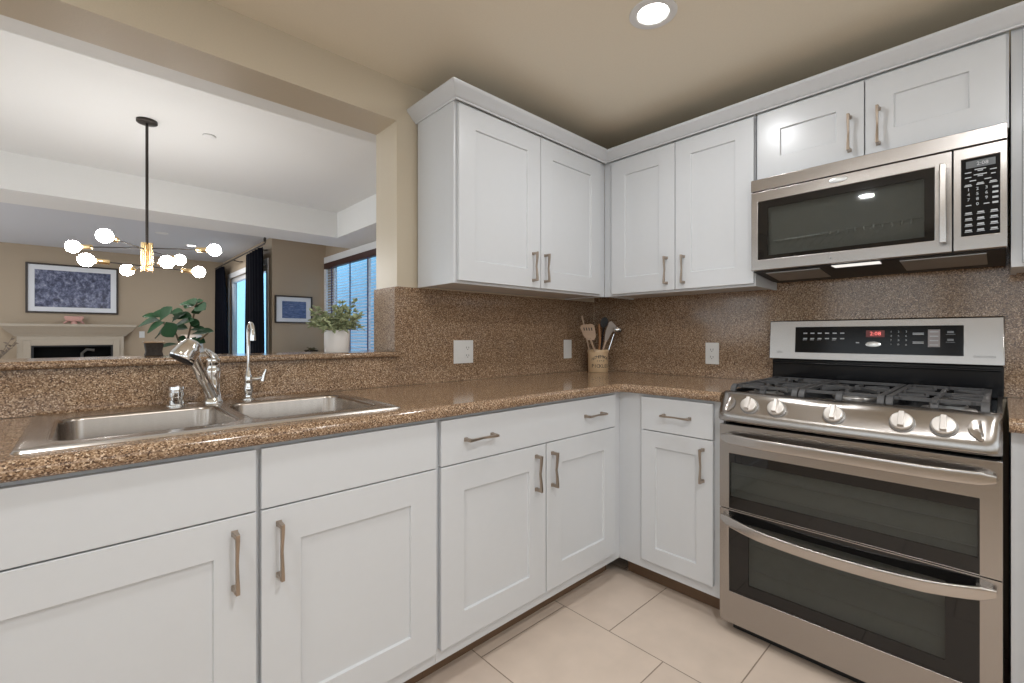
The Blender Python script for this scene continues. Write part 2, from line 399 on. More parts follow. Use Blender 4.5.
# sliding glass door in the living room
f = MB()
for y0, y1 in ((DY0, DY0+0.08), (DY1-0.08, DY1), ((DY0+DY1)/2-0.06, (DY0+DY1)/2+0.06)): f.box(XL+0.03, XL+0.10, y0, y1, 0.0, DT-0.08)
f.box(XL+0.03, XL+0.10, DY0, DY1, DT-0.08, DT)
f.box(XL-0.018, XL, DY1, DY1+0.09, 0, DT+0.09); f.box(XL-0.018, XL, DY0-0.09, DY0, 0, DT+0.09); f.box(XL-0.018, XL, DY0, DY1, DT, DT+0.09)
dr = struct('door_1', f, M['trim'], bev=0.003)
MB().box(XL+0.06, XL+0.068, DY0+0.08, DY1-0.08, 0.02, DT-0.08).build('pane', M['pane'], dr)
# dining room window
f = MB()
f.box(XW-0.03, XW, WY1, WY1+0.095, WZ0-0.1, WZ1+0.11); f.box(XW-0.03, XW, WY0-0.09, WY0, WZ0-0.1, WZ1+0.09)
f.box(XW-0.03, XW, WY0, WY1, WZ1, WZ1+0.11); f.box(XW-0.05, XW, WY0, WY1, WZ0-0.04, WZ0)
for y in (WY0, (WY0+WY1)/2-0.03, WY1-0.05): f.box(XW+0.08, XW+0.12, y, y+0.05, WZ0, WZ1)
f.box(XW+0.08, XW+0.12, WY0, WY1, WZ0, WZ0+0.05); f.box(XW+0.08, XW+0.12, WY0, WY1, WZ1-0.05, WZ1)
wn = struct('window_1', f, M['trim'], bev=0.003)
MB().box(XW+0.098, XW+0.103, WY0+0.03, WY1-0.03, WZ0+0.03, WZ1-0.03).build('pane', M['pane'], wn)

# ------------------------------------------------------------------ stone surfaces
def nose(mb, path, normals, r, zc):
    """half-round front edge swept along a path in plan"""
    ls = []
    for (x, y), (nx, ny) in zip(path, normals):
        ls.append([(x + nx*r*math.cos(a), y + ny*r*math.cos(a), zc + r*math.sin(a)) for a in [math.radians(-90 + 180*i/8) for i in range(9)]])
    return mb.loops(ls, close=True)
SX0, SX1, SY0, SY1 = -2.585, -1.752, -0.576, -0.028
CX0 = -3.0
bp_, bn_ = [(CX0, -0.62)], [(0, -1)]
R_ = 0.05
for i in range(9):
    a = math.radians(90 - 90*i/8)
    bp_.append((-0.62-R_ + R_*math.cos(a), -0.62-R_ + R_*math.sin(a)))
    # the nose points away from the slab, into the aisle
    bn_.append((-math.cos(a), -math.sin(a)))
bp_ = [(CX0, -0.62)] + [(-0.67 + 0.05*math.sin(math.radians(90*i/8)), -0.67 + 0.05*math.cos(math.radians(90*i/8))) for i in range(9)] + [(-0.62, -1.092)]
bn_ = [(0, -1)] + [(-math.sin(math.radians(90*i/8)), -math.cos(math.radians(90*i/8))) for i in range(9)] + [(-1, 0)]
m = MB()
outer = [(CX0, -0.001), (CX0, -0.62)] + bp_[1:-1] + [(-0.62, -1.092), (-0.001, -1.092), (-0.001, -0.001)]
plate_holes(m, outer, [[(SX0+0.015, SY0+0.015), (SX1-0.015, SY0+0.015), (SX1-0.015, SY1-0.015), (SX0+0.015, SY1-0.015)]], 0.89, 0.93)
nose(m, bp_, bn_, 0.02, 0.91)
tag(m.build('countertop', M['granite']), 'long brown speckled stone worktop holding the double sink and wrapping the corner to the range', 'countertop')
m = MB(); m.box(-0.62, -0.001, -2.9, -1.868, 0.89, 0.93); nose(m, [(-0.62, -2.9), (-0.62, -1.868)], [(-1, 0), (-1, 0)], 0.02, 0.91)
tag(m.build('countertop', M['granite']), 'short brown stone worktop right of the range, at the picture edge', 'countertop')
m = MB(); m.box(OX, 0, 0.0, 0.012, 0.931, UB+0.001); m.box(CX0-0.2, OX, 0.0, 0.012, 0.931, 1.060)
tag(m.build('stone_backsplash', M['granite']), 'brown speckled stone backsplash behind the sink and under the pass-through ledge', 'backsplash')
m = MB(); m.box(0.0, 0.012, -3.2, -0.001, 0.931, 1.56)
tag(m.build('stone_backsplash', M['granite']), 'brown speckled stone backsplash behind the range and utensil crock', 'backsplash')
m = MB(); m.box(OX-0.012, OX-0.0005, 0.0, 0.20, 1.086, 1.376)
tag(m.build('stone_jamb_panel', M['granite']), 'narrow stone panel lining the right end of the pass-through opening', 'stone panel')
m = MB(); m.box(CX0-0.6, OX-0.001, -0.012, 0.23, 1.0615, 1.085); nose(m, [(CX0-0.6, -0.012), (OX-0.001, -0.012)], [(0, -1), (0, -1)], 0.01175, 1.07325)
nose(m, [(CX0-0.6, 0.23), (OX-0.001, 0.23)], [(0, 1), (0, 1)], 0.01175, 1.07325)
tag(m.build('stone_ledge', M['granite']), 'raised brown stone ledge along the bottom of the pass-through behind the faucets', 'ledge')

# ------------------------------------------------------------------ cabinets
def pull(f, parent, u, w, v, vert=True, L=0.14):
    m = MB(f); h = L/2
    def P(t, d): return (u, v+d, w+t) if vert else (u+t, v+d, w)
    n = 12; pts = [P(-h + 2*h*i/n, 0.024 + 0.006*abs(math.cos(PI*i/n))) for i in range(n+1)]
    rs = [0.0044 + 0.0014*abs(math.cos(PI*i/n))**2 for i in range(n+1)]
    m.tube([tuple(f_) for f_ in pts], rs, flat=(1.0, 0.75), up=(0, 1, 0))
    for s in (-1, 1):
        m.tube([P(s*(h-0.006), 0.0), P(s*(h-0.006), 0.010), P(s*(h-0.006), 0.029)], [0.0072, 0.0054, 0.0054], flat=(1, 1), up=((0, 0, 1) if vert else (1, 0, 0)))
    return m.build('handle', M['nickel'], parent, bev=0.0012)
VF, VD = 0.598, 0.618
def base_unit(f, name, label, u0, u1, sl=0.03, sr=0.03, mid=None):
    t = thing(name, label, 'cabinet', tuple(f((u0+u1)/2, VF/2, 0)))
    m = MB(f)
    m.ring(u0, u1, 0.089, 0.889, u0+sl, u1-sr, 0.15, 0.86, VF-0.02, VF)
    m.box(u0+sl-0.001, u1-sr+0.001, VF-0.02, VF-0.0008, 0.705, 0.755)
    if mid: m.box(mid-0.02, mid+0.02, VF-0.02, VF-0.0002, 0.1495, 0.7045 if mid > -2 else 0.8605)
    m.box(u0, u0+0.018, 0.015, VF-0.02, 0.089, 0.889); m.box(u1-0.018, u1, 0.012, VF-0.02, 0.089, 0.889)
    m.box(u0+0.018, u1-0.018, 0.012, VF-0.02, 0.089, 0.107); m.box(u0+0.018, u1-0.018, 0.0, 0.012, 0.089, 0.70)
    m.build('cabinet_box', M['white'], t)
    MB(f).box(u0, u1, 0.03, 0.522, 0.0, 0.0885).build('toe_board', M['toe'], t)
    return t
def door(f, t, u0, u1, w0, w1, rail, hp, v0=VF+0.0005, v1=VD, L=0.14):
    d = MB(f).shaker(u0, u1, w0, w1, v0, v1, rail).build('door', M['white'], t, bev=0.0016)
    if hp: pull(f, d, hp[0], hp[1], v1, True, L)
    return d
def drawer(f, t, u0, u1, w0, w1, hps, name='drawer'):
    d = MB(f).box(u0, u1, VF+0.0005, VD, w0, w1).build(name, M['white'], t, bev=0.0022)
    for h in hps: pull(f, d, h, 0.806, VD, False, 0.128)
    return d
DZ0, DZ1, WZa, WZb = 0.135, 0.7270, 0.7305, 0.879
t = base_unit(WA, 'base_cabinet', 'white sink base cabinet with two panelled doors under the double sink', -2.72, -1.648, mid=-2.169)
door(WA, t, -2.702, -2.1745, DZ0, DZ1, 0.088, (-2.221, 0.626)); door(WA, t, -2.1635, -1.655, DZ0, DZ1, 0.093, (-2.124, 0.623))
drawer(WA, t, -2.702, -2.1745, WZa, WZb, [], 'false_drawer_front'); drawer(WA, t, -2.1635, -1.655, WZa, WZb, [], 'false_drawer_front')
t = base_unit(WA, 'base_cabinet', 'white base cabinet with one wide two-handled drawer over two doors, left of the corner', -1.647, -0.598, sr=0.072, mid=-1.138)
door(WA, t, -1.637, -1.1405, DZ0, DZ1, 0.093, (-1.197, 0.623)); door(WA, t, -1.1355, -0.657, DZ0, DZ1, 0.093, (-1.104, 0.620))
drawer(WA, t, -1.637, -0.657, WZa, WZb, [-1.481, -0.832])
t = base_unit(WB, 'base_cabinet', 'narrow white base cabinet with one drawer and one door, left of the range', 0.598, 1.0905, sl=0.142, sr=0.048)
door(WB, t, 0.728, 1.0545, DZ0, DZ1, 0.070, (1.014, 0.622)); drawer(WB, t, 0.728, 1.0545, WZa, WZb, [0.900])
t = base_unit(WB, 'base_cabinet', 'white base cabinet right of the range, mostly cut off by the picture edge', 1.872, 2.88, sl=0.045)
door(WB, t, 1.905, 2.385, DZ0, DZ1, 0.085, (2.33, 0.62)); door(WB, t, 2.391, 2.86, DZ0, DZ1, 0.085, (2.44, 0.62))
drawer(WB, t, 1.905, 2.385, WZa, WZb, [2.145]); drawer(WB, t, 2.391, 2.86, WZa, WZb, [2.63])

UV, UD = 0.295, 0.313
def wall_unit(f, label, u0, u1, w0, w1, sl=0.03, sr=0.03, mid=None):
    t = thing('wall_cabinet', label, 'cabinet', tuple(f((u0+u1)/2, UV/2, w0)))
    m = MB(f)
    m.ring(u0, u1, w0, w1, u0+sl, u1-sr, w0+0.03, w1-0.03, UV-0.02, UV)
    if mid: m.box(mid-0.02, mid+0.02, UV-0.02, UV-0.0002, w0+0.0295, w1-0.0295)
    m.box(u0, u0+0.016, 0.0125, UV-0.02, w0, w1); m.box(u1-0.016, u1, 0.0125, UV-0.02, w0, w1)
    m.box(u0+0.016, u1-0.016, 0.0125, UV-0.02, w0+0.006, w0+0.022); m.box(u0+0.016, u1-0.016, 0.0125, UV-0.02, w1-0.016, w1)
    m.box(u0+0.016, u1-0.016, 0.0125, 0.018, w0+0.022, w1-0.016)
    m.build('cabinet_box', M['white'], t, bev=0.001)
    return t
def udoor(f, t, u0, u1, w0, w1, rail, hp, L=0.14): return door(f, t, u0, u1, w0, w1, rail, hp, UV+0.0005, UD, L)
U0, U1 = 1.388, 2.128
t = wall_unit(WA, 'white wall cabinet with two tall doors beside the pass-through', -1.356, -0.2955, UB, UT, sr=0.07, mid=-0.8465)
udoor(WA, t, -1.341, -0.8485, U0, U1, 0.089, (-0.902, 1.487)); udoor(WA, t, -0.8445, -0.355, U0, U1, 0.089, (-0.817, 1.487))
t = wall_unit(WB, 'white wall cabinet with two tall doors between the corner and the microwave', 0.2955, 1.1065, UB, UT, sl=0.07, mid=0.7338)
udoor(WB, t, 0.353, 0.7318, U0, U1, 0.089, (0.689, 1.488)); udoor(WB, t, 0.7358, 1.1035, U0, U1, 0.080, (0.780, 1.484))
t = wall_unit(WB, 'short white wall cabinet with two low doors above the microwave', 1.1105, 1.8705, 1.829, UT, mid=1.4985)
udoor(WB, t, 1.1210, 1.4965, 1.836, U1, 0.088, (1.452, 1.937)); udoor(WB, t, 1.5005, 1.8640, 1.836, U1, 0.084, (1.540, 1.938))
t = wall_unit(WB, 'white wall cabinet right of the microwave, cut off by the picture edge', 1.8745, 2.70, UB, UT, sl=0.04, mid=2.287)
udoor(WB, t, 1.900, 2.285, U0, U1, 0.085, (2.24, 1.487)); udoor(WB, t, 2.289, 2.685, U0, U1, 0.085, (2.335, 1.487))

# crown moulding: a profile swept along the fronts of the wall cabinets
prof = [(0.000, 2.135), (0.006, 2.135), (0.008, 2.141), (0.012, 2.143), (0.020, 2.150), (0.034, 2.166), (0.044, 2.174), (0.048, 2.180), (0.050, 2.189), (0.000, 2.189)]
def crown(pts, outs):
    m = MB(); ls = []
    for (x, y), (nx, ny) in zip(pts, outs): ls.append([(x + nx*d, y + ny*d, z) for d, z in prof])
    return m.loops(ls)
a = UD + 0.0005
m = crown([(-1.3565, -0.001), (-1.3565, -a), (-a, -a), (-a, -2.70)], [(-1, 0), (-1, -1), (-1, -1), (-1, 0)])
cm = m.build('crown_moulding', M['white'], bev=0.0008)
tag(cm, 'white stepped crown moulding running along the tops of all the wall cabinets', 'moulding')

# ------------------------------------------------------------------ sink
t = thing('kitchen_sink', 'stainless steel double bowl sink set into the stone worktop', 'sink', ((SX0+SX1)/2, (SY0+SY1)/2, 0.93))
m = MB(); bm = m.bm
outer = rrect(SX0, SX1, SY0, SY1, 0.018); B1 = rrect(-2.532, -2.180, -0.505, -0.140, 0.05); B2 = rrect(-2.148, -1.790, -0.505, -0.140, 0.05)
def lp(pts, z): return [bm.verts.new((x, y, z)) for x, y in pts]
def scale_loop(pts, k):
    cx = (min(p[0] for p in pts)+max(p[0] for p in pts))/2; cy = (min(p[1] for p in pts)+max(p[1] for p in pts))/2
    hx = max(p[0] for p in pts)-cx; hy = max(p[1] for p in pts)-cy
    return [(cx+(x-cx)*(hx-k)/hx, cy+(y-cy)*(hy-k)/hy) for x, y in pts]
def bridge(a_, b_):
    n = len(a_)
    for i in range(n): bm.faces.new([a_[i], a_[(i+1) % n], b_[(i+1) % n], b_[i]])
o0 = lp(outer, 0.9302); o1 = lp(scale_loop(outer, 0.003), 0.9345); o2 = lp(scale_loop(outer, 0.010), 0.9365); o3 = lp(scale_loop(outer, 0.016), 0.9345)
bridge(o0, o1); bridge(o1, o2); bridge(o2, o3)
tops = []
for B in (B1, B2): tops.append(lp(scale_loop(B, -0.006), 0.9345))
es = []
for L in [o3] + tops:
    for i in range(len(L)): es.append(bm.edges.get((L[i], L[(i+1) % len(L)])) or bm.edges.new((L[i], L[(i+1) % len(L)])))
bmesh.ops.triangle_fill(bm, use_beauty=True, use_dissolve=False, edges=es)
m.build('rim', M['rim'], t, ang=30)
for B in (B1, B2):
    m = MB(); bm = m.bm; seq = [(-0.0055, 0.9347), (-0.002, 0.9342), (0.001, 0.932), (0.003, 0.925), (0.006, 0.79), (0.012, 0.768), (0.030, 0.754), (0.06, 0.752)]
    Ls = [lp(scale_loop(B, k_), z_) for k_, z_ in seq]
    for p, q in zip(Ls[:-1], Ls[1:]): bridge(p, q)
    bm.faces.new(Ls[-1]); m.build('bowl', M['sink'], t, ang=60)
for x in (-2.363, -1.964):
    MB().lathe((x, -0.30, 0.7535), [(0.045, 0), (0.045, 0.002), (0.040, 0.003), (0.030, 0.001), (0.012, 0.001), (0.010, 0.006), (0.003, 0.007)]).build('drain', M['chrome'], t)
ZS = 0.9345
t = thing('kitchen_faucet', 'chrome pull-out kitchen faucet with a wide angled spray head over the left bowl', 'faucet', (-2.168, -0.068, ZS))
MB().lathe((-2.168, -0.068, ZS), [(0.030, 0), (0.030, 0.006), (0.026, 0.012), (0.0235, 0.030), (0.021, 0.045), (0.0215, 0.09), (0.023, 0.10), (0.023, 0.108), (0.0205, 0.112), (0.0205, 0.128), (0.022, 0.131), (0.021, 0.143), (0.014, 0.149)]).build('body', M['chrome'], t)
MB().tube([(-2.168, -0.068, ZS+0.146), (-2.172, -0.070, ZS+0.154), (-2.182, -0.076, ZS+0.166), (-2.194, -0.084, ZS+0.176)], [0.017, 0.014, 0.009, 0.006], n=12).build('lever', M['chrome'], t)
s = MB().tube([(-2.170, -0.075, ZS+0.020), (-2.184, -0.098, ZS+0.045), (-2.216, -0.150, ZS+0.105), (-2.238, -0.185, ZS+0.148), (-2.250, -0.202, ZS+0.176)],
              [0.018, 0.0175, 0.0160, 0.0165, 0.018], n=16).build('spout', M['chrome'], t)
ax = Vector((-0.50, -0.12, -0.80)).normalized(); top = Vector((-2.240, -0.203, ZS+0.203))
MB().lathe(tuple(top), [(0.006, -0.004), (0.016, -0.002), (0.024, 0.004), (0.026, 0.014), (0.030, 0.019), (0.0320, 0.034), (0.0345, 0.048), (0.0355, 0.056), (0.0335, 0.060)], axis=tuple(ax), n=28).build('spray_head', M['chrome'], t)
MB().lathe(tuple(top + ax*0.0602), [(0.034, 0), (0.032, 0.004), (0.012, 0.005)], axis=tuple(ax)).build('nozzle_face', M['matte_black'], t)
t = thing('filter_faucet', 'slim chrome gooseneck water filter tap with side lever behind the right bowl', 'faucet', (-2.063, -0.062, ZS))
MB().lathe((-2.063, -0.062, ZS), [(0.022, 0), (0.022, 0.004), (0.014, 0.010), (0.0125, 0.020), (0.016, 0.030), (0.0165, 0.042), (0.012, 0.052), (0.0135, 0.060), (0.0135, 0.080), (0.009, 0.092), (0.0065, 0.110)]).build('body', M['chrome'], t)
pts = [(-2.063, -0.062, ZS+0.10), (-2.063, -0.062, ZS+0.17), (-2.063, -0.062, ZS+0.232)]
for i in range(1, 10):
    a_ = math.radians(180*i/9); pts.append((-2.063, -0.062-0.030*(1-math.cos(a_)), ZS+0.232+0.032*math.sin(a_)))
pts += [(-2.063, -0.122, ZS+0.218), (-2.063, -0.122, ZS+0.205)]
MB().tube(pts, [0.0058]*(len(pts)-3)+[0.007, 0.0085, 0.0085], n=12).build('gooseneck', M['chrome'], t)
MB().tube([(-2.063, -0.064, ZS+0.070), (-2.038, -0.068, ZS+0.070), (-2.024, -0.070, ZS+0.073)], [0.008, 0.0065, 0.0075], n=10).tube([(-2.020, -0.070, ZS+0.062), (-2.016, -0.072, ZS+0.085), (-2.010, -0.073, ZS+0.103)], [0.009, 0.0065, 0.0055], n=10).build('lever', M['chrome'], t)
m = MB().lathe((-2.266, -0.062, ZS), [(0.030, 0), (0.030, 0.003), (0.0225, 0.005), (0.0225, 0.018), (0.0190, 0.020), (0.0190, 0.027), (0.0230, 0.029), (0.0230, 0.042), (0.0200, 0.044), (0.0200, 0.050), (0.0225, 0.052), (0.0215, 0.060), (0.012, 0.063)])
tag(m.build('air_gap_cap', M['chrome']), 'short ridged chrome air gap cap left of the faucet on the sink deck', 'air gap')

# ------------------------------------------------------------------ range
RL, RR = 1.0975, 1.8565
t = thing('gas_range', 'stainless steel double oven gas range with five front knobs', 'range', tuple(WB((RL+RR)/2, 0.35, 0)))
MB(WB).box(RL+0.004, RR-0.004, 0.045, 0.625, 0.045, 0.800).build('oven_body', M['steel'], t, bev=0.002)
MB(WB).box(RL+0.03, RR-0.03, 0.10, 0.60, 0.0, 0.0445).build('plinth', M['matte_black'], t)
# cooktop deck
cb = MB(WB); cb.prism([(RL, 0.04), (RR, 0.04), (RR, 0.60), (RL, 0.60)], 2, 0.80, 0.925)
cb.ring(RL, RR, 0, 0.001, RL+0.001, RR-0.001, 0.0002, 0.0008, 0.05, 0.051) if False else None
cb.build('cooktop', M['black'], t, bev=0.004)
for a_ in (RL, RR-0.012): MB(WB).box(a_, a_+0.012, 0.05, 0.615, 0.9255, 0.936).build('cooktop_side_trim', M['matte_black'], t, bev=0.002)
# bowed control front: a fat rounded section, lower at its ends
m = MB(WB); ls = []
N = 28
for i in range(N+1):
    k = 0.5-0.5*math.cos(PI*i/N); u = RL + (RR-RL)*k; e = min(k, 1-k)
    bow = 0.022*(1-(2*k-1)**2)
    rr = min(1.0, e/0.045); q = math.sqrt(max(0.0, 1-(1-rr)**2))
    f0 = 0.655 + 0.030*q + bow*0.6
    sec = [(0.600, 0.829), (f0-0.004, 0.829), (f0+0.004, 0.836), (f0+0.004, 0.856), (f0-0.004, 0.872), (f0-0.030, 0.915), (f0-0.042, 0.930), (f0-0.055, 0.938), (0.600, 0.938)]
    ls.append([(u, v, w_) for v, w_ in sec])
ctl = m.loops(ls).build('control_front', M['steel'], t, bev=0.002, ang=45)
# scooped dimples at both ends of the control front
for u_, s_ in ((RL+0.052, 1), (RR-0.052, -1)):
    mm = MB(WB); L = []
    for rr_, dd in ((1, -0.0006), (0.93, 0.0040), (0.86, 0.0036), (0.5, 0.0008), (0.1, 0.0002)):
        L.append([(u_ + rr_*0.015*math.cos(a1) + s_*(rr_*0.004*math.sin(a1) - 0.008*math.sin(a1)**2), 0.673 - 0.018*rr_*math.sin(a1) + dd*0.8, 0.895 + rr_*0.033*math.sin(a1)*0.82 + dd*0.5) for a1 in [2*PI*i/24 for i in range(24)]])
    mm.loops(L).build('end_scoop', M['steel'], t, ang=60)
# knobs, tilted back with the control face
kn = Vector((0, 0.843, 0.538)).normalized()
for u_ in (1.2155, 1.3080, 1.4785, 1.6490, 1.7410):
    k_ = (u_-RL)/(RR-RL); f0 = 0.685 + 0.6*0.022*(1-(2*k_-1)**2)
    base = Vector((u_, f0-0.017, 0.8935))
    kb = MB(WB).lathe(tuple(base), [(0.031, 0.000), (0.031, 0.004), (0.026, 0.006)], axis=tuple(kn), n=32).build('knob_bezel', M['etch'], t)
    m = MB(WB).lathe(tuple(base), [(0.026, 0.0055), (0.0275, 0.008), (0.0275, 0.018), (0.0250, 0.021), (0.010, 0.022)], axis=tuple(kn), n=32)
    upv = Vector((0, -0.538, 0.843)).normalized(); sd = Vector((1, 0, 0))
    def kp(a1, b1, c1): return tuple(base + sd*a1 + upv*b1 + kn*c1)
    m.loops([[kp(-0.008, -0.024, 0.020), kp(0.008, -0.024, 0.020), kp(0.008, 0.026, 0.020), kp(-0.008, 0.026, 0.020)],
             [kp(-0.007, -0.022, 0.036), kp(0.007, -0.022, 0.036), kp(0.006, 0.025, 0.033), kp(-0.006, 0.025, 0.033)]])
    m.build('knob', M['knob'], t, bev=0.0015)
# oven doors
def oven(w0, w1, gu0, gu1, g0, g1, ct0, hw, end_w):
    d = MB(WB).ring(RL, RR, w0, w1, gu0, gu1, g0, g1, 0.628, 0.655).build('oven_door', M['steel'], t, bev=0.003)
    MB(WB).ring(gu0, gu1, g0, g1, gu0+ct0, gu1-ct0, g0+0.045, g1-0.035, 0.646, 0.6535).build('glass_border', M['glass_edge'], d)
    MB(WB).box(gu0+ct0, gu1-ct0, 0.648, 0.653, g0+0.045, g1-0.035).build('window_glass', M['glass_oven'], d)
    MB(WB).box(gu0, gu1, 0.6285, 0.632, g0, g1).build('window_liner', M['liner'], d)
    m = MB(WB)
    for wv in (0.33, 0.62): m.cyl((gu0+ct0+0.004, 0.640, g0+(g1-g0)*wv), (gu1-ct0-0.004, 0.640, g0+(g1-g0)*wv), 0.0022, n=6)
    m.build('rack_wire', M['burner'], d)
    # bowed, broad handle
    m = MB(WB); ls = []; n = 26
    for i in range(n+1):
        k = i/n; u = RL+0.012 + (RR-RL-0.024)*k; b = 1-(2*k-1)**2
        e = min(1.0, min(k, 1-k)/0.03); q = 0.55+0.45*math.sqrt(max(0.0, 1-(1-e)**2))
        vc = 0.672 + 0.040*min(1, b*1.6)**0.7; wc = hw + end_w*b; hh = 0.0185*q; tt = 0.0065
        sec = []
        for j in range(20):
            a1 = 2*PI*j/20; sec.append((u, vc + tt*math.copysign(abs(math.cos(a1))**0.35, math.cos(a1)), wc + hh*math.copysign(abs(math.sin(a1))**0.45, math.sin(a1))))
        ls.append(sec)
    h = m.loops(ls)
    for u_ in (RL+0.035, RR-0.035): h.box(u_-0.016, u_+0.016, 0.6552, 0.676, hw-0.013, hw+0.013)
    h.build('handle', M['steel_b'], d, ang=50)
    return d
oven(0.4865, 0.812, 1.133, 1.812, 0.4895, 0.702, 0.004, 0.765, -0.0)
oven(0.046, 0.4835, 1.133, 1.812, 0.168, 0.4795, 0.070, 0.455, -0.030)
# backguard
m = MB(WB).box(RL+0.002, RR+0.004, 0.016, 0.055, 0.926, 1.045).box(RL+0.006, RR-0.002, 0.055, 0.070, 1.024, 1.034)
m.build('vent_riser', M['black'], t, bev=0.004)
bg = MB(WB).prism([(0.016, 1.046), (0.072, 1.046), (0.056, 1.222), (0.050, 1.228), (0.016, 1.228)], 0, RL-0.008, RR+0.006).build('backguard', M['steel'], t, bev=0.004)
def bgp(u, w_, off): # a point on the sloping backguard face
    return (u, 0.072 - (w_-1.046)/0.176*0.016 + off, w_)
def slab(mb, u0, u1, w0, w1, o0, o1):
    mb.loops([[bgp(u0, w0, o0), bgp(u1, w0, o0), bgp(u1, w1, o0), bgp(u0, w1, o0)], [bgp(u0, w0, o1), bgp(u1, w0, o1), bgp(u1, w1, o1), bgp(u0, w1, o1)]])
m = MB(WB); slab(m, 1.199, 1.757, 1.079, 1.196, 0.0003, 0.002); dp = m.build('display_panel', M['display'], bg, bev=0.0008)
m = MB(WB); g2 = MB(WB)
for r, w_ in enumerate((1.167, 1.143)):
    for c_ in range(6): slab(m, 1.232+c_*0.028, 1.247+c_*0.028, w_-0.0025, w_+0.0025, 0.002, 0.0026)
    for c_ in (0, 1, 2, 4): slab(m, 1.230+c_*0.028, 1.245+c_*0.028, w_-0.010+0.003, w_-0.007+0.002, 0.002, 0.0026) if r else None
for r in range(4):
    for c_ in range(3): 
        p = bgp(1.545+c_*0.0235, 1.172-r*0.0175, 0.0023); g2.text('123456789*0#'[r*3+c_], 0.011, WB(*p), (0, -1, 0), (0, 0, 1))
for ww in ((1.166, 1.161), (1.131, 1.126)):
    g3 = MB(WB)
    for w_ in ww: slab(g3, 1.612, 1.645, w_-0.0015, w_+0.0015, 0.002, 0.0026)
    g3.build('key_caption', M['glyph'], bg)
g3 = MB(WB); slab(g3, 1.428, 1.440, 1.124, 1.128, 0.002, 0.0026); g3.build('key_caption', M['glyph'], bg)
m.build('panel_lettering', M['glyph'], bg); g2.build('number_keys', M['glyph'], bg)
m = MB(WB)
for w_ in (1.170, 1.140): slab(m, 1.712, 1.730, w_-0.004, w_+0.004, 0.002, 0.0026); slab(m, 1.708, 1.734, w_-0.010, w_-0.008, 0.002, 0.0026)
m.build('panel_icons', M['glyph_dim'], bg)
m = MB(WB); slab(m, 1.657, 1.692, 1.112, 1.180, 0.002, 0.0026); m.build('button_block', noise_var(pmat('button_block_grey', (0.30, 0.27, 0.27), 0.4), 40, 0.1), bg)
m = MB(WB)
for w_ in (1.171, 1.154, 1.137, 1.120): slab(m, 1.662, 1.687, w_-0.002, w_+0.002, 0.0026, 0.003)
m.build('button_lettering', M['glyph'], bg)
m = MB(WB); slab(m, 1.462, 1.524, 1.150, 1.178, 0.002, 0.0025); m.build('display_window', M['redglow'], bg)
MB(WB).text('2:08', 0.022, WB(*bgp(1.494, 1.164, 0.003)), (0, -1, 0), (0, 0, 1)).build('clock_digits', M['redled'], bg)
m = MB(WB); pc = Vector(bgp(1.487, 1.120, 0.0023)); m.lathe(tuple(pc), [(0.026, 0), (0.026, 0.0015), (0.020, 0.003)], axis=(0, 1, 0.09), n=28)
for v_ in m.bm.verts: v_.co.z = WB(*pc).z + (v_.co.z - WB(*pc).z)*0.45
m.build('oval_badge', M['badge'], bg)
MB(WB).text('LDG', 0.013, WB(*bgp(1.135, 1.079, 0.0006)), (0, -1, 0), (0, 0, 1)).build('etched_lettering', M['etch'], bg)
MB(WB).text('GAS OVEN', 0.012, WB(*bgp(1.811, 1.078, 0.0006)), (0, -1, 0), (0, 0, 1)).build('etched_lettering', M['etch'], bg)
# burners and grates
for u_, v_, r_ in ((1.215, 0.50, 0.042), (1.215, 0.22, 0.032), (1.477, 0.36, 0.050), (1.740, 0.50, 0.045), (1.740, 0.22, 0.032)):
    b = MB(WB).lathe((u_, v_, 0.9255), [(r_+0.020, 0), (r_+0.018, 0.004), (r_, 0.006), (r_, 0.014)], n=28).build('burner', M['burner'], t)
    MB(WB).lathe((u_, v_, 0.9395), [(r_-0.006, 0), (r_-0.004, 0.003), (r_-0.006, 0.008), (r_-0.016, 0.010)], n=28).build('burner_cap', M['matte_black'], b)
GZ = 0.958
def bar(m, p0, p1, wd=0.006, hh=0.0055): m.tube([p0, p1], 1.0, flat=(hh, wd), up=(0, 0, 1))
for g0_, g1_ in ((RL+0.026, 1.352), (1.358, 1.596), (1.602, RR-0.026)):
    m = MB(WB); mid = (g0_+g1_)/2; v0, v1 = 0.095, 0.612
    for u_ in (g0_+0.008, g1_-0.008): bar(m, (u_, v0, GZ), (u_, v1-0.015, GZ), 0.008)
    for v_ in (v0, 0.36, v1-0.03): bar(m, (g0_+0.008, v_, GZ), (g1_-0.008, v_, GZ), 0.007)
    for vc in ((0.225, 0.49) if mid < 1.36 or mid > 1.6 else (0.36,)):
        bar(m, (g0_+0.008, vc, GZ), (mid-0.035, vc, GZ+0.003)); bar(m, (g1_-0.008, vc, GZ), (mid+0.035, vc, GZ+0.003))
        bar(m, (mid, vc-0.125, GZ), (mid, vc-0.035, GZ+0.003)); bar(m, (mid, vc+0.125, GZ), (mid, vc+0.035, GZ+0.003))
        for sx in (-1, 1):
            for sy in (-1, 1): bar(m, (mid+sx*0.085, vc+sy*0.10, GZ), (mid+sx*0.028, vc+sy*0.034, GZ+0.002), 0.005)
    for u_ in (g0_+0.008, mid-0.05 if g1_-g0_ > .24 else mid, g1_-0.008):   # curved front feet
        m.tube([(u_, v1-0.055, GZ), (u_, v1-0.025, GZ+0.002), (u_, v1-0.008, GZ-0.006), (u_, v1-0.002, GZ-0.018), (u_, v1-0.002, 0.9385 if v1 > 0.6 else 0.926)], 1.0, flat=(0.006, 0.009), up=(0, 1, 0.3))
    for u_ in (g0_+0.008, g1_-0.008): m.box(u_-0.006, u_+0.006, v0-0.006, v0+0.008, 0.926, GZ)
    m.build('grate', M['iron'], t, bev=0.0012)

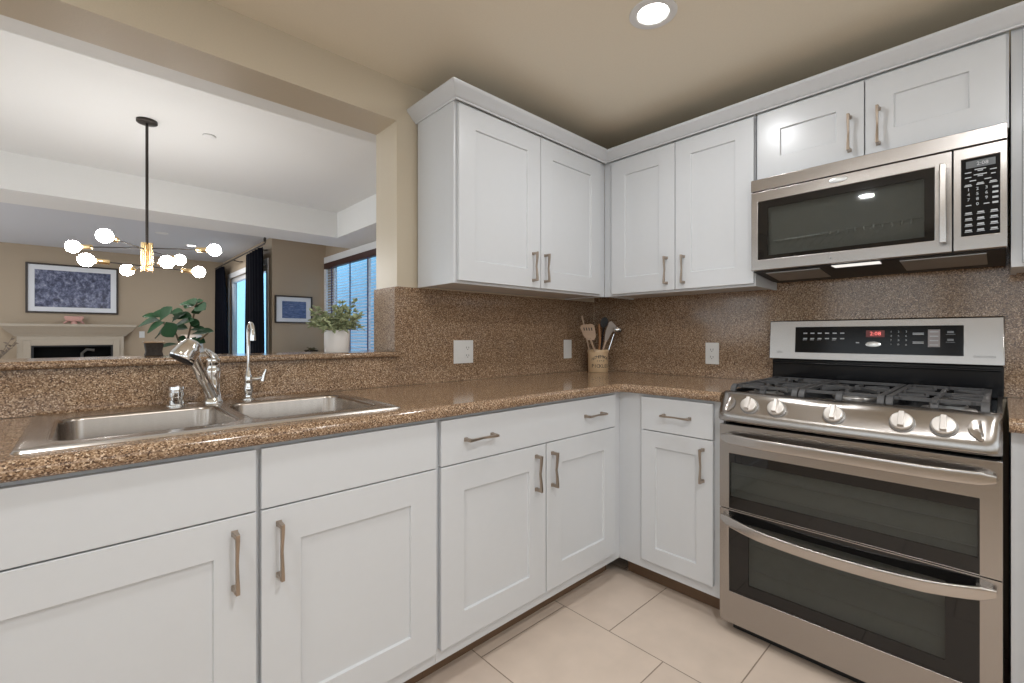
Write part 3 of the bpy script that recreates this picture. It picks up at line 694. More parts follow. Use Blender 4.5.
# ------------------------------------------------------------------ microwave
ML, MR, MT, MBm, MV = 1.1105, 1.8665, 1.8275, 1.436, 0.362
t = thing('microwave_oven', 'stainless steel over-the-range microwave with a black keypad', 'microwave', tuple(WB((ML+MR)/2, 0.18, 1.40)))
MB(WB).prism([(0.013, 1.412), (0.10, 1.412), (0.335, 1.434), (0.335, MT-0.001), (0.013, MT-0.001)], 0, ML+0.001, MR-0.001).build('body', M['matte_black'], t, bev=0.002)
MB(WB).prism([(0.336, 1.777), (MV+0.002, 1.777), (MV+0.002, MT), (0.336, MT)], 0, ML, MR).build('vent_strip', M['steel'], t, bev=0.002)
SU = 1.7425
d = MB(WB).ring(ML, SU-0.0015, MBm, 1.7745, 1.138, 1.697, 1.482, 1.730, 0.336, MV).build('door', M['steel'], t, bev=0.003)
MB(WB).ring(1.138, 1.697, 1.482, 1.730, 1.176, 1.672, 1.497, 1.701, 0.350, 0.3605).build('glass_border', M['glass_edge'], d)
MB(WB).box(1.176, 1.672, 0.352, 0.360, 1.497, 1.701).build('window_glass', M['glass_oven'], d)
MB(WB).box(1.138, 1.697, 0.3365, 0.339, 1.482, 1.730).build('window_liner', M['liner'], d)
m = MB(WB); m.cyl((1.20, 0.3465, 1.556), (1.665, 0.3465, 1.568), 0.0018, n=6)
for i in range(17): m.cyl((1.205+i*0.027, 0.3465, 1.553), (1.205+i*0.027, 0.3465, 1.562+i*0.0005), 0.003, n=6)
for i in range(12): m.cyl((1.26+i*0.033, 0.345, 1.556), (1.225+i*0.033, 0.345, 1.52), 0.001, n=5)
m.build('rack_wire', M['badge'], d)
m = MB(WB).tube([(1.7205, 0.397, 1.464), (1.7205, 0.400, 1.56), (1.7205, 0.400, 1.64), (1.7205, 0.397, 1.728)], 1.0, flat=(0.006, 0.0085), up=(0, 1, 0))
for w_ in (1.490, 1.712): m.box(1.715, 1.727, MV+0.0005, 0.394, w_-0.012, w_+0.012)
m.build('handle', M['steel_b'], d, bev=0.003)
m = MB(WB); pc = Vector((1.425, MV+0.0003, 1.756)); m.lathe(tuple(pc), [(0.030, 0), (0.030, 0.0015), (0.024, 0.003)], axis=(0, 1, 0), n=28)
for v_ in m.bm.verts: v_.co.z = pc.z + (v_.co.z - pc.z)*0.36
m.build('oval_badge', M['badge'], d)
MB(WB).cyl((1.40, MV+0.0002, 1.456), (1.40, MV+0.001, 1.456), 0.004).build('door_mark', M['etch'], d)
cp = MB(WB).ring(SU+0.0015, MR, MBm, 1.7745, 1.763, 1.8505, 1.484, 1.735, 0.336, MV).build('control_panel', M['steel'], t, bev=0.003)
MB(WB).box(1.763, 1.8505, 0.340, MV-0.0015, 1.484, 1.735).build('keypad', M['display'], cp)
MB(WB).box(1.774, 1.841, MV-0.0015, MV-0.001, 1.704, 1.727).build('display_window', M['lcd'], cp)
m = MB(WB); vk = MV-0.0012
m.text('2:08', 0.016, WB(1.812, vk+0.0004, 1.715), (0, -1, 0), (0, 0, 1))
def dash(u_, w_, l=0.015, h=0.003): m.box(u_-l/2, u_+l/2, MV-0.0015, MV-0.0009, w_-h/2, w_+h/2)
for u_, w_, l in ((1.779, 1.690, .015), (1.807, 1.697, .026), (1.807, 1.692, .012), (1.836, 1.690, .015), (1.779, 1.674, .015), (1.807, 1.680, .03), (1.836, 1.676, .010), (1.807, 1.675, .012),
                  (1.790, 1.662, .015), (1.824, 1.662, .015), (1.779, 1.650, .014), (1.807, 1.652, .014), (1.836, 1.652, .014), (1.779, 1.646, .018), (1.807, 1.648, .018), (1.836, 1.648, .018)): dash(u_, w_, l)
for r in range(4):
    for c_ in range(3):
        if r == 3 and c_ != 1: dash(1.780+c_*0.0205, 1.632-r*0.0165, 0.013); continue
        m.text('123456789 0 '[r*3+c_], 0.0135, WB(1.780+c_*0.0205, vk+0.0004, 1.634-r*0.0165), (0, -1, 0), (0, 0, 1))
for r in range(4): dash(1.8405, 1.632-r*0.0165, 0.013, 0.006)
for r in range(4):
    for u_ in (1.780, 1.808, 1.838): dash(u_, 1.558-r*0.019, 0.015, 0.0045); dash(u_, 1.553-r*0.019, 0.018, 0.002)
m.build('keypad_lettering', M['glyph'], cp)
MB(WB).box(1.39, 1.56, 0.12, 0.19, 1.4085, 1.4135).build('hood_lamp', M['hoodlens'], t) if False else None
m = MB(WB)
def up_(v): return 1.412 + (v-0.10)/0.235*0.022
m.loops([[(1.40, 0.285, up_(0.285)-0.0022), (1.545, 0.285, up_(0.285)-0.0022), (1.545, 0.325, up_(0.325)-0.0022), (1.395, 0.325, up_(0.325)-0.0022)],
         [(1.40, 0.285, up_(0.285)-0.0002), (1.545, 0.285, up_(0.285)-0.0002), (1.545, 0.325, up_(0.325)-0.0002), (1.395, 0.325, up_(0.325)-0.0002)]])
m.build('hood_lamp', M['hoodlens'], t)
for u0_, u1_ in ((1.15, 1.35), (1.60, 1.82)):
    m = MB(WB)
    m.loops([[(u0_, 0.12, up_(0.12)-0.003), (u1_, 0.12, up_(0.12)-0.003), (u1_, 0.30, up_(0.30)-0.003), (u0_, 0.30, up_(0.30)-0.003)],
             [(u0_, 0.12, up_(0.12)-0.0004), (u1_, 0.12, up_(0.12)-0.0004), (u1_, 0.30, up_(0.30)-0.0004), (u0_, 0.30, up_(0.30)-0.0004)]])
    m.build('grease_filter', M['burner'], t)

# ------------------------------------------------------------------ outlets
def outlet(f, u, w_, wd, label, kind):
    t = thing('wall_outlet', label, 'outlet', tuple(f(u, 0.0, w_-0.058)))
    v0 = 0.0003
    MB(f).box(u-wd/2, u+wd/2, v0, v0+0.0055, w_-0.058, w_+0.058).build('cover_plate', M['plate'], t, bev=0.0015)
    gangs = [u-0.023, u+0.023] if wd > 0.1 else [u]
    for gi, gu in enumerate(gangs):
        if kind[gi] == 'd':
            for s in (-1, 1):
                r = MB(f).prism([(gu+x, w_+s*0.0195+y) for x, y in rrect(-0.017, 0.017, -0.0145, 0.0145, 0.008, 4)], 1, v0+0.0056, v0+0.0075).build('receptacle', M['plate'], t)
                m = MB(f); m.box(gu-0.008, gu-0.0055, v0+0.0076, v0+0.0079, w_+s*0.0195-0.003, w_+s*0.0195+0.006); m.box(gu+0.0055, gu+0.008, v0+0.0076, v0+0.0079, w_+s*0.0195-0.003, w_+s*0.0195+0.006)
                m.cyl((gu, v0+0.0076, w_+s*0.0195-0.008), (gu, v0+0.0079, w_+s*0.0195-0.008), 0.0025, n=10); m.build('slot', M['slot'], r)
        else:
            MB(f).box(gu-0.0165, gu+0.0165, v0+0.0056, v0+0.0085, w_-0.033, w_+0.033).build('rocker', M['plate'], t, bev=0.001)
    return t
outlet(WA, -1.085, 1.075, 0.120, 'double white outlet and switch plate on the stone backsplash nearest the sink', 'sd')
outlet(WA, -0.275, 1.072, 0.072, 'slim white outlet plate on the stone left of the utensil crock', 's')
outlet(WB, 0.787, 1.060, 0.072, 'white duplex outlet on the stone between the crock and the range', 'd')
tag(MB().box(-1.745, -1.665, YF-0.008, YF-0.0005, 1.115, 1.235).build('light_switch', M['plate'], bev=0.002), 'small white switch plate on the far wall right of the fireplace', 'switch')

# ------------------------------------------------------------------ utensil crock
cx_, cy_ = -0.125, -0.125
t = thing('utensil_crock', 'tan stoneware crock with dark lettering in the worktop corner', 'crock', (cx_, cy_, 0.93))
MB().lathe((cx_, cy_, 0.9303), [(0.060, 0), (0.063, 0.004), (0.063, 0.118), (0.066, 0.121), (0.066, 0.134), (0.063, 0.138), (0.057, 0.136), (0.056, 0.020), (0.01, 0.016)], n=40).build('pot', M['crock'], t)
def wrap_text(mb, txt, z, size, a_mid, step, arch=0.0):
    for i, ch in enumerate(txt):
        k = i-(len(txt)-1)/2; a1 = a_mid + k*step; n_ = Vector((math.cos(a1), math.sin(a1), 0))
        rt = Vector((-math.sin(a1), math.cos(a1), 0)); upv = (Vector((0, 0, 1)) - rt*k*arch*4).normalized()
        mb.text(ch, size, Vector((cx_, cy_, z - arch*k*k*0.1)) + n_*0.0635, rt - Vector((0, 0, 1))*k*arch*4, upv, 0.0004)
am = math.atan2(-1.8537-cy_, -2.4785-cx_)+0.25
m = MB(); wrap_text(m, 'HOMEMADE', 1.026, 0.026, am, 0.22, 0.012); wrap_text(m, 'PICKLES', 0.968, 0.030, am, 0.26)
for k in (-1.5, -.5, .5, 1.5): wrap_text(m, '*', 0.997, 0.02, am+k*0.2, 0.2)
m.build('lettering', M['ink'], t)
# utensils standing in the crock (bottom ends rest inside)
def inside(dx, dy): return (cx_+dx, cy_+dy, 0.9475)
def blade(mb, c, right, up, outline, th):
    r, u = Vector(right).normalized(), Vector(up).normalized(); n_ = r.cross(u)
    mb.loops([[tuple(Vector(c) + r*x + u*y + n_*s*th) for x, y in outline] for s in (-1, 1)])
RT = Vector((0.725, -0.688, 0)); FW = Vector((0.688, 0.725, 0))
def atx(px, py, x):
    a_ = (px-512)/456.98; b_ = (335.494-py)/456.98
    c0, s0 = math.cos(0.8197), math.sin(0.8197); dx, dy = c0+a_*s0, s0-a_*c0; k = (x+2.4785)/dx
    return Vector((x, -1.8537+dy*k, 1.1568+b_*k))
def at(px, py, y=-0.125):
    a_ = (px-512)/456.98; b_ = (335.494-py)/456.98
    c0, s0 = math.cos(0.8197), math.sin(0.8197); dx, dy = c0+a_*s0, s0-a_*c0; k = (y+1.8537)/dy
    return Vector((-2.4785+dx*k, y, 1.1568+b_*k))
U = 'utensils in the crock'
p0 = Vector(inside(0.018, -0.012)); p1 = at(590, 338, -0.15)
t = thing('slotted_turner', 'pale wooden slotted turner leaning left in the crock', 'utensil', tuple(p0), U)
MB().tube([tuple(p0), tuple(p1)], [0.0055, 0.0065], n=8).build('handle', M['palewood'], t)
up_v = (at(587, 324, -0.16)-p1).normalized()
m = MB(); ol = [(-0.020, -0.014), (0.022, -0.014), (0.038, 0.012), (0.042, 0.082), (0.030, 0.096), (-0.034, 0.088), (-0.046, 0.072), (-0.036, 0.018)]
blade(m, p1, RT, up_v, ol, 0.003); m.build('blade', M['palewood'], t, bev=0.0015)
m = MB(); nrm = RT.cross(up_v.normalized()).normalized()
for k in range(4):
    cc = p1 + RT*(-0.024+k*0.015) + up_v*0.062
    blade(m, cc + nrm*0.0032*(1 if nrm.dot(FW) < 0 else -1), RT, up_v, [(-0.003, -0.010), (0.003, -0.010), (0.003, 0.010), (-0.003, 0.010)], 0.0006)
m.build('slots', M['slot'], t)
p0 = Vector(inside(-0.012, 0.028)); p1 = at(582, 316, -0.10)
t = thing('wooden_stick_spoon', 'thin grey wooden handle poking out at the far left of the crock', 'utensil', tuple(p0), U)
MB().tube([tuple(p0), tuple(p1)], [0.005, 0.0055], n=8).build('handle', M['palewood'], t)
p0 = Vector(inside(-0.010, 0.0)); p1 = at(600, 340, -0.13); p2 = at(598.8, 324, -0.13)
t = thing('wooden_spoon', 'reddish brown wooden spoon handle upright in the middle of the crock', 'utensil', tuple(p0), U)
MB().tube([tuple(p0), tuple(p1), tuple(p1*0.35+p2*0.65), tuple(p2)], [0.005, 0.008, 0.0085, 0.006], n=10).build('handle', M['wood'], t)
p0 = Vector(inside(-0.018, -0.010)); p1 = atx(606, 340, -0.10); p2 = atx(612, 318, -0.09)
t = thing('spatula', 'pale grey angled spatula leaning right in the crock', 'utensil', tuple(p0), U)
MB().tube([tuple(p0), tuple(p1)], [0.005, 0.006], n=8).build('handle', M['palewood'], t)
m = MB(); upv = (p2-p1).normalized(); rtv = RT
blade(m, p1, rtv, upv, [(-0.007, -0.010), (0.007, -0.010), (0.014, 0.015), (0.022, 0.045), (0.042, 0.078), (0.040, 0.090), (0.002, 0.122), (-0.012, 0.116), (-0.018, 0.060), (-0.012, 0.015)], 0.003)
m.build('blade', noise_var(pmat('grey_silicone', (0.42, 0.37, 0.33), 0.5), 30, 0.05), t, bev=0.0015)
p0 = Vector(inside(0.02, -0.02)); p1 = atx(614, 334, -0.07); p2 = atx(618, 329, -0.07)
t = thing('metal_ladle', 'steel ladle with curved bowl at the right of the crock', 'utensil', tuple(p0), U)
MB().tube([tuple(p0), tuple(p1)], [0.003, 0.0035], n=8).build('handle', M['chrome'], t)
m = MB(); ax_ = (Vector((-0.2, -0.5, 0.6))).normalized()
m.lathe(tuple(p1 + (p2-p1)*0.8), [(0.002, -0.024), (0.016, -0.020), (0.026, -0.008), (0.029, 0.004), (0.027, 0.004), (0.024, -0.007), (0.014, -0.018), (0.002, -0.022)], axis=tuple(ax_), n=20)
m.build('bowl', M['chrome'], t)
p0 = Vector(inside(0.024, 0.012)); p1 = atx(604, 324, -0.075)
t = thing('black_ladle', 'black nylon spoon half hidden at the back of the crock', 'utensil', tuple(p0), U)
MB().tube([tuple(p0), tuple(p1)], [0.005, 0.006], n=8).build('handle', M['matte_black'], t)
m = MB(); blade(m, p1, RT, (p1-p0).normalized(), [(0.024*math.cos(2*PI*i/14), 0.010+0.034*math.sin(2*PI*i/14)) for i in range(14)], 0.003); m.build('bowl', M['matte_black'], t)

# ------------------------------------------------------------------ lights
def can(x, y, z, label, r=0.052, power=None, rt=0.082, group=None):
    t = thing('ceiling_light', label, 'ceiling light', (x, y, z), group)
    MB().lathe((x, y, z), [(rt, -0.0005), (rt, -0.004), (rt-0.006, -0.007), (r+0.004, -0.005), (r, -0.001), (r, -0.0005)], n=40, cap0=False, cap1=False).build('trim_ring', M['trim'], t)
    MB().lathe((x, y, z), [(r, -0.0006), (r, -0.0022)], n=32).build('lens', M['lens'] if power else M['plate'], t)
    if power:
        l = bpy.data.lights.new('lamp', 'AREA'); l.shape = 'DISK'; l.size = 2*r*0.95; l.energy = power; l.color = CAN_COLOR
        lo = bpy.data.objects.new('lamp', l); lo.location = (0, 0, -0.009); lo.parent = t; COL.objects.link(lo)
    return t
can(-1.001, -1.007, CZ, 'round recessed ceiling light glowing over the kitchen corner', power=KITCHEN_CAN_W*0.5)
can(-1.95, -2.05, CZ, 'round recessed ceiling light above the middle of the kitchen', power=KITCHEN_CAN_W*1.4)
can(-2.9, -1.1, CZ, 'round recessed ceiling light above the left end of the sink run', power=KITCHEN_CAN_W*0.8)
can(-1.1, -3.1, CZ, 'round recessed ceiling light behind the camera on the range side', power=KITCHEN_CAN_W)
can(-1.18, 7.40, LIV, 'lit recessed ceiling light in the living room near the curtains', r=0.06, rt=0.09, power=15)
can(-1.66, 6.55, LIV, 'small recessed ceiling light in the living room above the chandelier arms', r=0.05, rt=0.08)
can(-3.6, 6.6, LIV, 'recessed ceiling light at the left of the living room', r=0.06, rt=0.09, power=18)
t = thing('sprinkler_cover', 'small round white cover plate on the raised dining ceiling', 'sprinkler cover', (-1.745, 2.517, TRAY))
MB().lathe((-1.745, 2.517, TRAY), [(0.045, -0.0005), (0.045, -0.008), (0.038, -0.011), (0.01, -0.012)], n=32).build('cover_disc', M['trim'], t)
MB().lathe((-1.745, 2.517, TRAY), [(0.047, -0.0005), (0.047, -0.003), (0.0455, -0.003), (0.0455, -0.0005)], n=32, cap0=False, cap1=False).build('shadow_ring', M['etch'], t)

def DL(D, L, z):
    c0, s0 = math.cos(0.8197), math.sin(0.8197)
    return Vector((-2.4785 + c0*D + s0*L, -1.8537 + s0*D - c0*L, z))
hub = DL(3.43, -2.74, 0); hx, hy = hub.x, hub.y
t = thing('chandelier', 'brass and black sputnik chandelier with eight glowing globe bulbs hanging beyond the pass-through', 'chandelier', (hx, hy, 1.64))
MB().lathe((hx, hy, TRAY), [(0.065, -0.0005), (0.065, -0.018), (0.060, -0.022), (0.012, -0.024)], n=36).build('canopy', M['darkmetal'], t)
MB().cyl((hx, hy, TRAY-0.022), (hx, hy, 1.84), 0.0095, n=14).build('stem', M['darkmetal'], t)
m = MB()
for dx, dy in ((-0.019, -0.019), (0.019, -0.019), (-0.019, 0.019), (0.019, 0.019)): m.cyl((hx+dx, hy+dy, 1.640), (hx+dx, hy+dy, 1.850), 0.0165, n=14)
m.cyl((hx, hy, 1.65), (hx, hy, 1.84), 0.018)
m.build('hub', M['brass'], t)
for (D, L, z, sg) in ((3.37, -3.237, 1.812, 1), (3.51, -2.285, 1.812, 1), (2.95, -2.63, 1.80, 1), (3.89, -2.826, 1.80, 1),
                      (3.14, -2.927, 1.676, 1), (3.736, -2.559, 1.676, 1), (3.636, -3.063, 1.678, 1), (3.24, -2.446, 1.678, 1)):
    b = DL(D, L, z); c_ = Vector((hx, hy, z)); d_ = (b-c_).normalized()
    arm = MB().cyl(tuple(c_), tuple(b - d_*0.12), 0.0045, n=10).build('arm', M['darkmetal'], t)
    MB().lathe(tuple(b - d_*0.125), [(0.010, 0), (0.018, 0.002), (0.018, 0.070), (0.015, 0.074)], axis=tuple(d_), n=20).build('socket', M['brass'], arm)
    pf = [(0.013, -0.050), (0.016, -0.044)] + [(0.045*math.sin(math.radians(a1)), -0.045*math.cos(math.radians(a1))) for a1 in range(30, 181, 12)]
    MB().lathe(tuple(b), pf, axis=tuple(d_), n=24).build('bulb', M['bulb'], arm)

# ------------------------------------------------------------------ living room: fireplace, pictures, curtains
fx0, fx1 = -3.46, -1.80
t = thing('fireplace', 'pale stone fireplace with a stepped mantel shelf below the large picture', 'fireplace', ((fx0+fx1)/2, YF-0.1, 0))
m = MB()
YW = YF-0.001
def step(x_in, y_out, z0, z1): m.box(fx0+x_in, fx1-x_in, y_out, YW, z0, z1)
m.loops([[(fx0+0.14, YW, 1.145), (fx1-0.14, YW, 1.145), (fx1-0.14, YF-0.13, 1.145), (fx0+0.14, YF-0.13, 1.145)],
         [(fx0+0.11, YW, 1.185), (fx1-0.11, YW, 1.185), (fx1-0.11, YF-0.15, 1.185), (fx0+0.11, YF-0.15, 1.185)],
         [(fx0+0.06, YW, 1.225), (fx1-0.06, YW, 1.225), (fx1-0.06, YF-0.20, 1.225), (fx0+0.06, YF-0.20, 1.225)],
         [(fx0+0.01, YW, 1.300), (fx1-0.01, YW, 1.300), (fx1-0.01, YF-0.25, 1.300), (fx0+0.01, YF-0.25, 1.300)],
         [(fx0, YW, 1.308), (fx1, YW, 1.308), (fx1, YF-0.26, 1.308), (fx0, YF-0.26, 1.308)],
         [(fx0, YW, 1.350), (fx1, YW, 1.350), (fx1, YF-0.26, 1.350), (fx0, YF-0.26, 1.350)]])
m.build('mantel_shelf', M['stone'], t, bev=0.004)
m = MB().ring(fx0+0.17, fx1-0.17, 0.0, 1.144, -3.13, -2.115, 0.0005, 0.99, YF-0.12, YW)
m.build('surround', M['stone'], t, bev=0.004)
m = MB(); m.box(-3.22, -3.13, YF-0.135, YF-0.121, 0, 1.08); m.box(-2.115, -2.025, YF-0.135, YF-0.121, 0, 1.08); m.box(-3.13, -2.115, YF-0.135, YF-0.121, 0.99, 1.08)
m.build('inner_moulding', M['stone'], t, bev=0.005)
MB().box(-3.125, -2.12, YF-0.02, YF-0.002, 0.0, 0.985).box(-3.125, -3.115, YF-0.11, YF-0.021, 0, 0.985).box(-2.13, -2.12, YF-0.11, YF-0.021, 0, 0.985).build('firebox', M['ash'], t)
MB().ring(-3.128, -2.118, 0.001, 0.988, -3.10, -2.145, 0.03, 0.965, YF-0.118, YF-0.112).build('fire_screen_frame', M['matte_black'], t)
MB().tube([(-2.56, YF-0.065, 0.0), (-2.52, YF-0.065, 0.85), (-2.46, YF-0.062, 0.915), (-2.36, YF-0.062, 0.90)], 0.022, n=10).build('ceramic_log', M['log'], t)

def picture(name_label, x0, x1, z0, z1, ix0, ix1, iz0, iz1, y, fr, art, cat='picture'):
    t = thing('framed_picture', name_label, cat, ((x0+x1)/2, y, z0))
    MB().ring(x0, x1, z0, z1, x0+fr, x1-fr, z0+fr, z1-fr, y-0.032, y-0.001).build('picture_frame', M['frame'], t, bev=0.003)
    MB().ring(x0+fr, x1-fr, z0+fr, z1-fr, ix0, ix1, iz0, iz1, y-0.018, y-0.012).build('mat_board', M['mat'], t)
    MB().box(ix0, ix1, y-0.014, y-0.010, iz0, iz1).build('print', art, t)
    MB().box(x0+fr, x1-fr, y-0.009, y-0.002, z0+fr, z1-fr).build('backing', M['frame'], t)
    return t
picture('large dark framed picture of violet blue water above the fireplace', -3.200, -2.040, 1.535, 2.370, -3.095, -2.145, 1.640, 2.262, YF, 0.028, M['art1'])
picture('small dark framed seascape picture on the wall beside the blinds', -0.370, 0.185, 1.348, 1.775, -0.265, 0.092, 1.425, 1.690, YP, 0.022, M['art2'])

def curtain(label, y0, y1, yb0, yb1, z0, z1, x):
    m = MB(); n = 60; rows = 14; L = []
    for r in range(rows+1):
        k = r/rows; z = z1 + (z0-z1)*k; row = []
        a0 = y0+(yb0-y0)*min(1, k*1.2); a1 = y1+(yb1-y1)*min(1, k*1.2)
        for i in range(n+1):
            q = i/n; row.append((x + 0.028*math.sin(q*PI*11 + 0.5*math.sin(k*3)) * (0.7+0.3*math.sin(k*2+q*5)), a0+(a1-a0)*q, z))
        L.append([(p[0]-0.004, p[1], p[2]) for p in row] + [(p[0]+0.004, p[1], p[2]) for p in reversed(row)])
    m.loops(L); return tag(m.build('curtain', M['navy'], ang=80), label, 'curtain')
XR = XL-0.14
curtain('dark navy curtain at the far end of the sliding door', 8.32, 9.08, 7.95, 9.08, 0.02, 2.485, XR)
curtain('dark navy curtain at the near end of the sliding door', 5.72, 6.64, 5.66, 6.70, 0.02, 2.485, XR)
t = thing('curtain_rod', 'thin dark curtain rod with scrolled end above the sliding door', 'curtain rod', (XR, 7.5, 2.47))
MB().cyl((XR, 5.60, 2.515), (XR, 9.10, 2.515), 0.011, n=12).build('rod', M['darkmetal'], t)
m = MB(); pts = []
for i in range(26):
    a1 = i/25*2.6*PI; r_ = 0.055*(1-i/32); pts.append((XR, 5.58-r_*math.sin(a1)*1.0, 2.515 + 0.055 - r_*math.cos(a1)))
m.tube(pts, 0.008, n=8); m.build('scroll_finial', M['darkmetal'], t)
for y in (5.95, 7.5, 9.0): MB().tube([(XL-0.002, y, 2.49), (XL-0.05, y, 2.48), (XR, y, 2.50)], 0.008, n=8).build('bracket', M['darkmetal'], t)

# window blinds in the dining room
t = thing('window_blinds', 'horizontal slat blinds with dark red wood valance over the blue window', 'blinds', (XW-0.06, (WY0+WY1)/2, WZ0+0.02))
MB().box(XW-0.070, XW-0.0005, WY0+0.0, WY1-0.01, 2.225, 2.315).build('valance', M['valance'], t, bev=0.004)
m = MB(); z = WZ0+0.06; k = 0
while z < 2.215:
    m.loops([[(XW-0.040-0.021, y, z-0.010), (XW-0.040, y, z+0.001), (XW-0.040+0.021, y, z+0.009), (XW-0.040+0.021, y, z+0.0115), (XW-0.040, y, z+0.0035), (XW-0.040-0.021, y, z-0.0075)] for y in (WY0+0.01, WY1-0.01)])
    z += 0.043
m.build('slats', M['slat'], t)
m = MB()
for y in (3.35, 4.05, 4.62, 5.30): m.box(XW-0.0675, XW-0.0645, y-0.018, y+0.018, WZ0+0.03, 2.23)
m.build('ladder_tapes', M['cord'], t)
MB().box(XW-0.065, XW-0.015, WY0+0.01, WY1-0.01, WZ0+0.012, WZ0+0.035).build('bottom_rail', M['valance'], t)

# ------------------------------------------------------------------ things on the ledge, mantel and tables
def leaf(mb, base, d, up, L, Wd, bend=0.25, n=7, shape=0.6):
    d = d.normalized(); sd = d.cross(up).normalized(); nn = sd.cross(d)
    rows = []
    for i in range(n+1):
        k = i/n; wv = Wd*0.5*(math.sin(PI*k**shape))**0.8 if 0 < k < 1 else 0.0015
        c_ = base + d*L*k - Vector((0, 0, 1))*bend*L*k*k
        rows.append((c_ - sd*wv + nn*wv*0.25, c_, c_ + sd*wv + nn*wv*0.25))
    L_ = [[tuple(a_), tuple(b_), tuple(c1), tuple(c1 - nn*0.0012), tuple(b_ - nn*0.0012), tuple(a_ - nn*0.0012)] for a_, b_, c1 in rows]
    mb.loops(L_)
# dining table under the chandelier (its top lies below the line of the ledge)
t = thing('dining_table', 'dark wooden dining table behind the pass-through ledge, below the chandelier', 'table', (-2.0, 2.6, 0))
MB().box(-2.75, -1.05, 1.85, 3.15, 0.715, 0.75).build('tabletop', M['walnut'], t, bev=0.004)
for x in (-2.65, -1.15):
    for y in (1.95, 3.05): MB().box(x-0.035, x+0.035, y-0.035, y+0.035, 0, 0.7148).build('leg', M['walnut'], t, bev=0.003)
# fiddle leaf fig
D0 = 3.35
def pxp(px, py, D): return DL(D, (px-512)/456.98*D, 1.1568 + (335.494-py)/456.98*D)
fb = pxp(178, 335, D0); fb.z = 0.7505
t = thing('fig_plant', 'potted fiddle leaf fig with big dark green leaves left of the curtains', 'plant', tuple(fb))
MB().lathe(tuple(fb), [(0.07, 0), (0.085, 0.01), (0.10, 0.17), (0.104, 0.175), (0.104, 0.19), (0.094, 0.19), (0.090, 0.165), (0.01, 0.16)], n=32).build('pot', M['potwhite'], t)
st = MB(); fl = MB()
root = fb + Vector((0, 0, 0.16))
br1 = [root, pxp(186, 345, D0), pxp(190, 330, D0), pxp(194, 314, D0), pxp(196, 304, D0)]
br2 = [root, pxp(180, 344, D0), pxp(176, 334, D0), pxp(168, 326, D0), pxp(158, 320, D0)]
br3 = [root, pxp(190, 348, D0), pxp(200, 340, D0), pxp(208, 333, D0)]
for b_ in (br1, br2, br3): st.tube([tuple(p) for p in b_], [0.008]*2 + [0.006]*(len(b_)-2), n=8)
st.build('stem', M['bark'], t)
RD = Vector((0.731, -0.682, 0)); FD = Vector((0.682, 0.731, 0))
for bx, by, ex, ey, wv, dd in ((160, 320, 141, 325, .10, .02), (162, 317, 144, 316, .07, -.03), (164, 318, 160, 309, .11, .03), (160, 321, 172, 306, .11, .0), (165, 322, 150, 331, .11, -.05), (166, 322, 172, 334, .12, -.05),
                               (170, 326, 158, 336, .11, .03), (172, 322, 186, 312, .10, .03), (172, 318, 190, 316, .09, .0), (176, 318, 178, 308, .07, .05), (174, 326, 192, 320, .09, -.04), (170, 328, 186, 328, .08, .05), (168, 314, 182, 311, .08, -.02),
                               (194, 306, 182, 303, .08, .02), (195, 305, 190, 299, .07, .0), (196, 304, 203, 300, .07, .03), (195, 306, 204, 309, .10, -.03), (194, 309, 198, 313, .08, .0), (193, 306, 186, 308, .07, -.04),
                               (191, 326, 199, 323, .06, .0), (190, 330, 204, 329, .06, .0), (192, 334, 212, 331, .07, .02), (193, 340, 204, 342, .07, .0), (196, 337, 190, 345, .07, -.02), (187, 340, 178, 338, .06, .0), (178, 344, 160, 347, .05, .02), (180, 346, 173, 353, .06, .0), (188, 318, 197, 326, .07, .0)):
    b0, b1 = pxp(bx, by, D0+random.uniform(-.04, .04)), pxp(ex, ey, D0+dd)
    d_ = b1-b0; leaf(fl, b0, d_ + Vector((0, 0, 0.12*d_.length)), (FD*-0.65 + Vector((0, 0, 0.75)) + RD*random.uniform(-.4, .4)), d_.length*1.12, wv*1.0, 0.15, n=8, shape=1.35)
fl.build('foliage', M['leaf'], t)
# eucalyptus pot on the ledge
ex_, ey_ = -1.702, 0.060
t = thing('potted_plant', 'bushy pale green plant in a white cylinder pot on the stone ledge', 'plant', (ex_, ey_, 1.085))
MB().lathe((ex_, ey_, 1.0853), [(0.046, 0), (0.049, 0.004), (0.051, 0.090), (0.051, 0.093), (0.047, 0.093), (0.046, 0.082), (0.01, 0.080)], n=40).build('pot', M['potwhite'], t)
st = MB(); fl = MB(); rr = random.Random(5)
for i in range(60):
    a1 = rr.uniform(0, 2*PI); sp = rr.uniform(0.02, 1.0)**0.6
    d_ = Vector((math.cos(a1)*sp*0.95, math.sin(a1)*sp*0.60, rr.uniform(0.60, 1.1) - 0.40*sp)); L = rr.uniform(0.10, 0.172)
    p = Vector((ex_ + rr.uniform(-.025, .025), ey_ + rr.uniform(-.025, .025), 1.168)); pts = []
    for k in range(6):
        q = k/5; pts.append(p + d_*L*q + Vector((0, 0, -0.035*sp*q*q)))
    st.tube([tuple(x) for x in pts], 0.0012, n=5)
    for k in range(1, 6):
        for s_ in range(4):
            dd = (d_.normalized()*0.4 + Vector((rr.uniform(-1, 1), rr.uniform(-1, 1), rr.uniform(-.6, .8)))).normalized()
            leaf(fl, pts[k], dd, Vector((rr.uniform(-.8, .8), rr.uniform(-.8, .8), 1)), rr.uniform(0.016, 0.030), rr.uniform(0.010, 0.016), 0.1, n=4, shape=0.9)
st.build('stems', M['bark'], t); fl.build('foliage', M['leaf_pale'], t)
MB().lathe((ex_, ey_, 1.1665), [(0.045, 0), (0.045, 0.004), (0.01, 0.006)], n=24).build('soil', M['soil'], t)
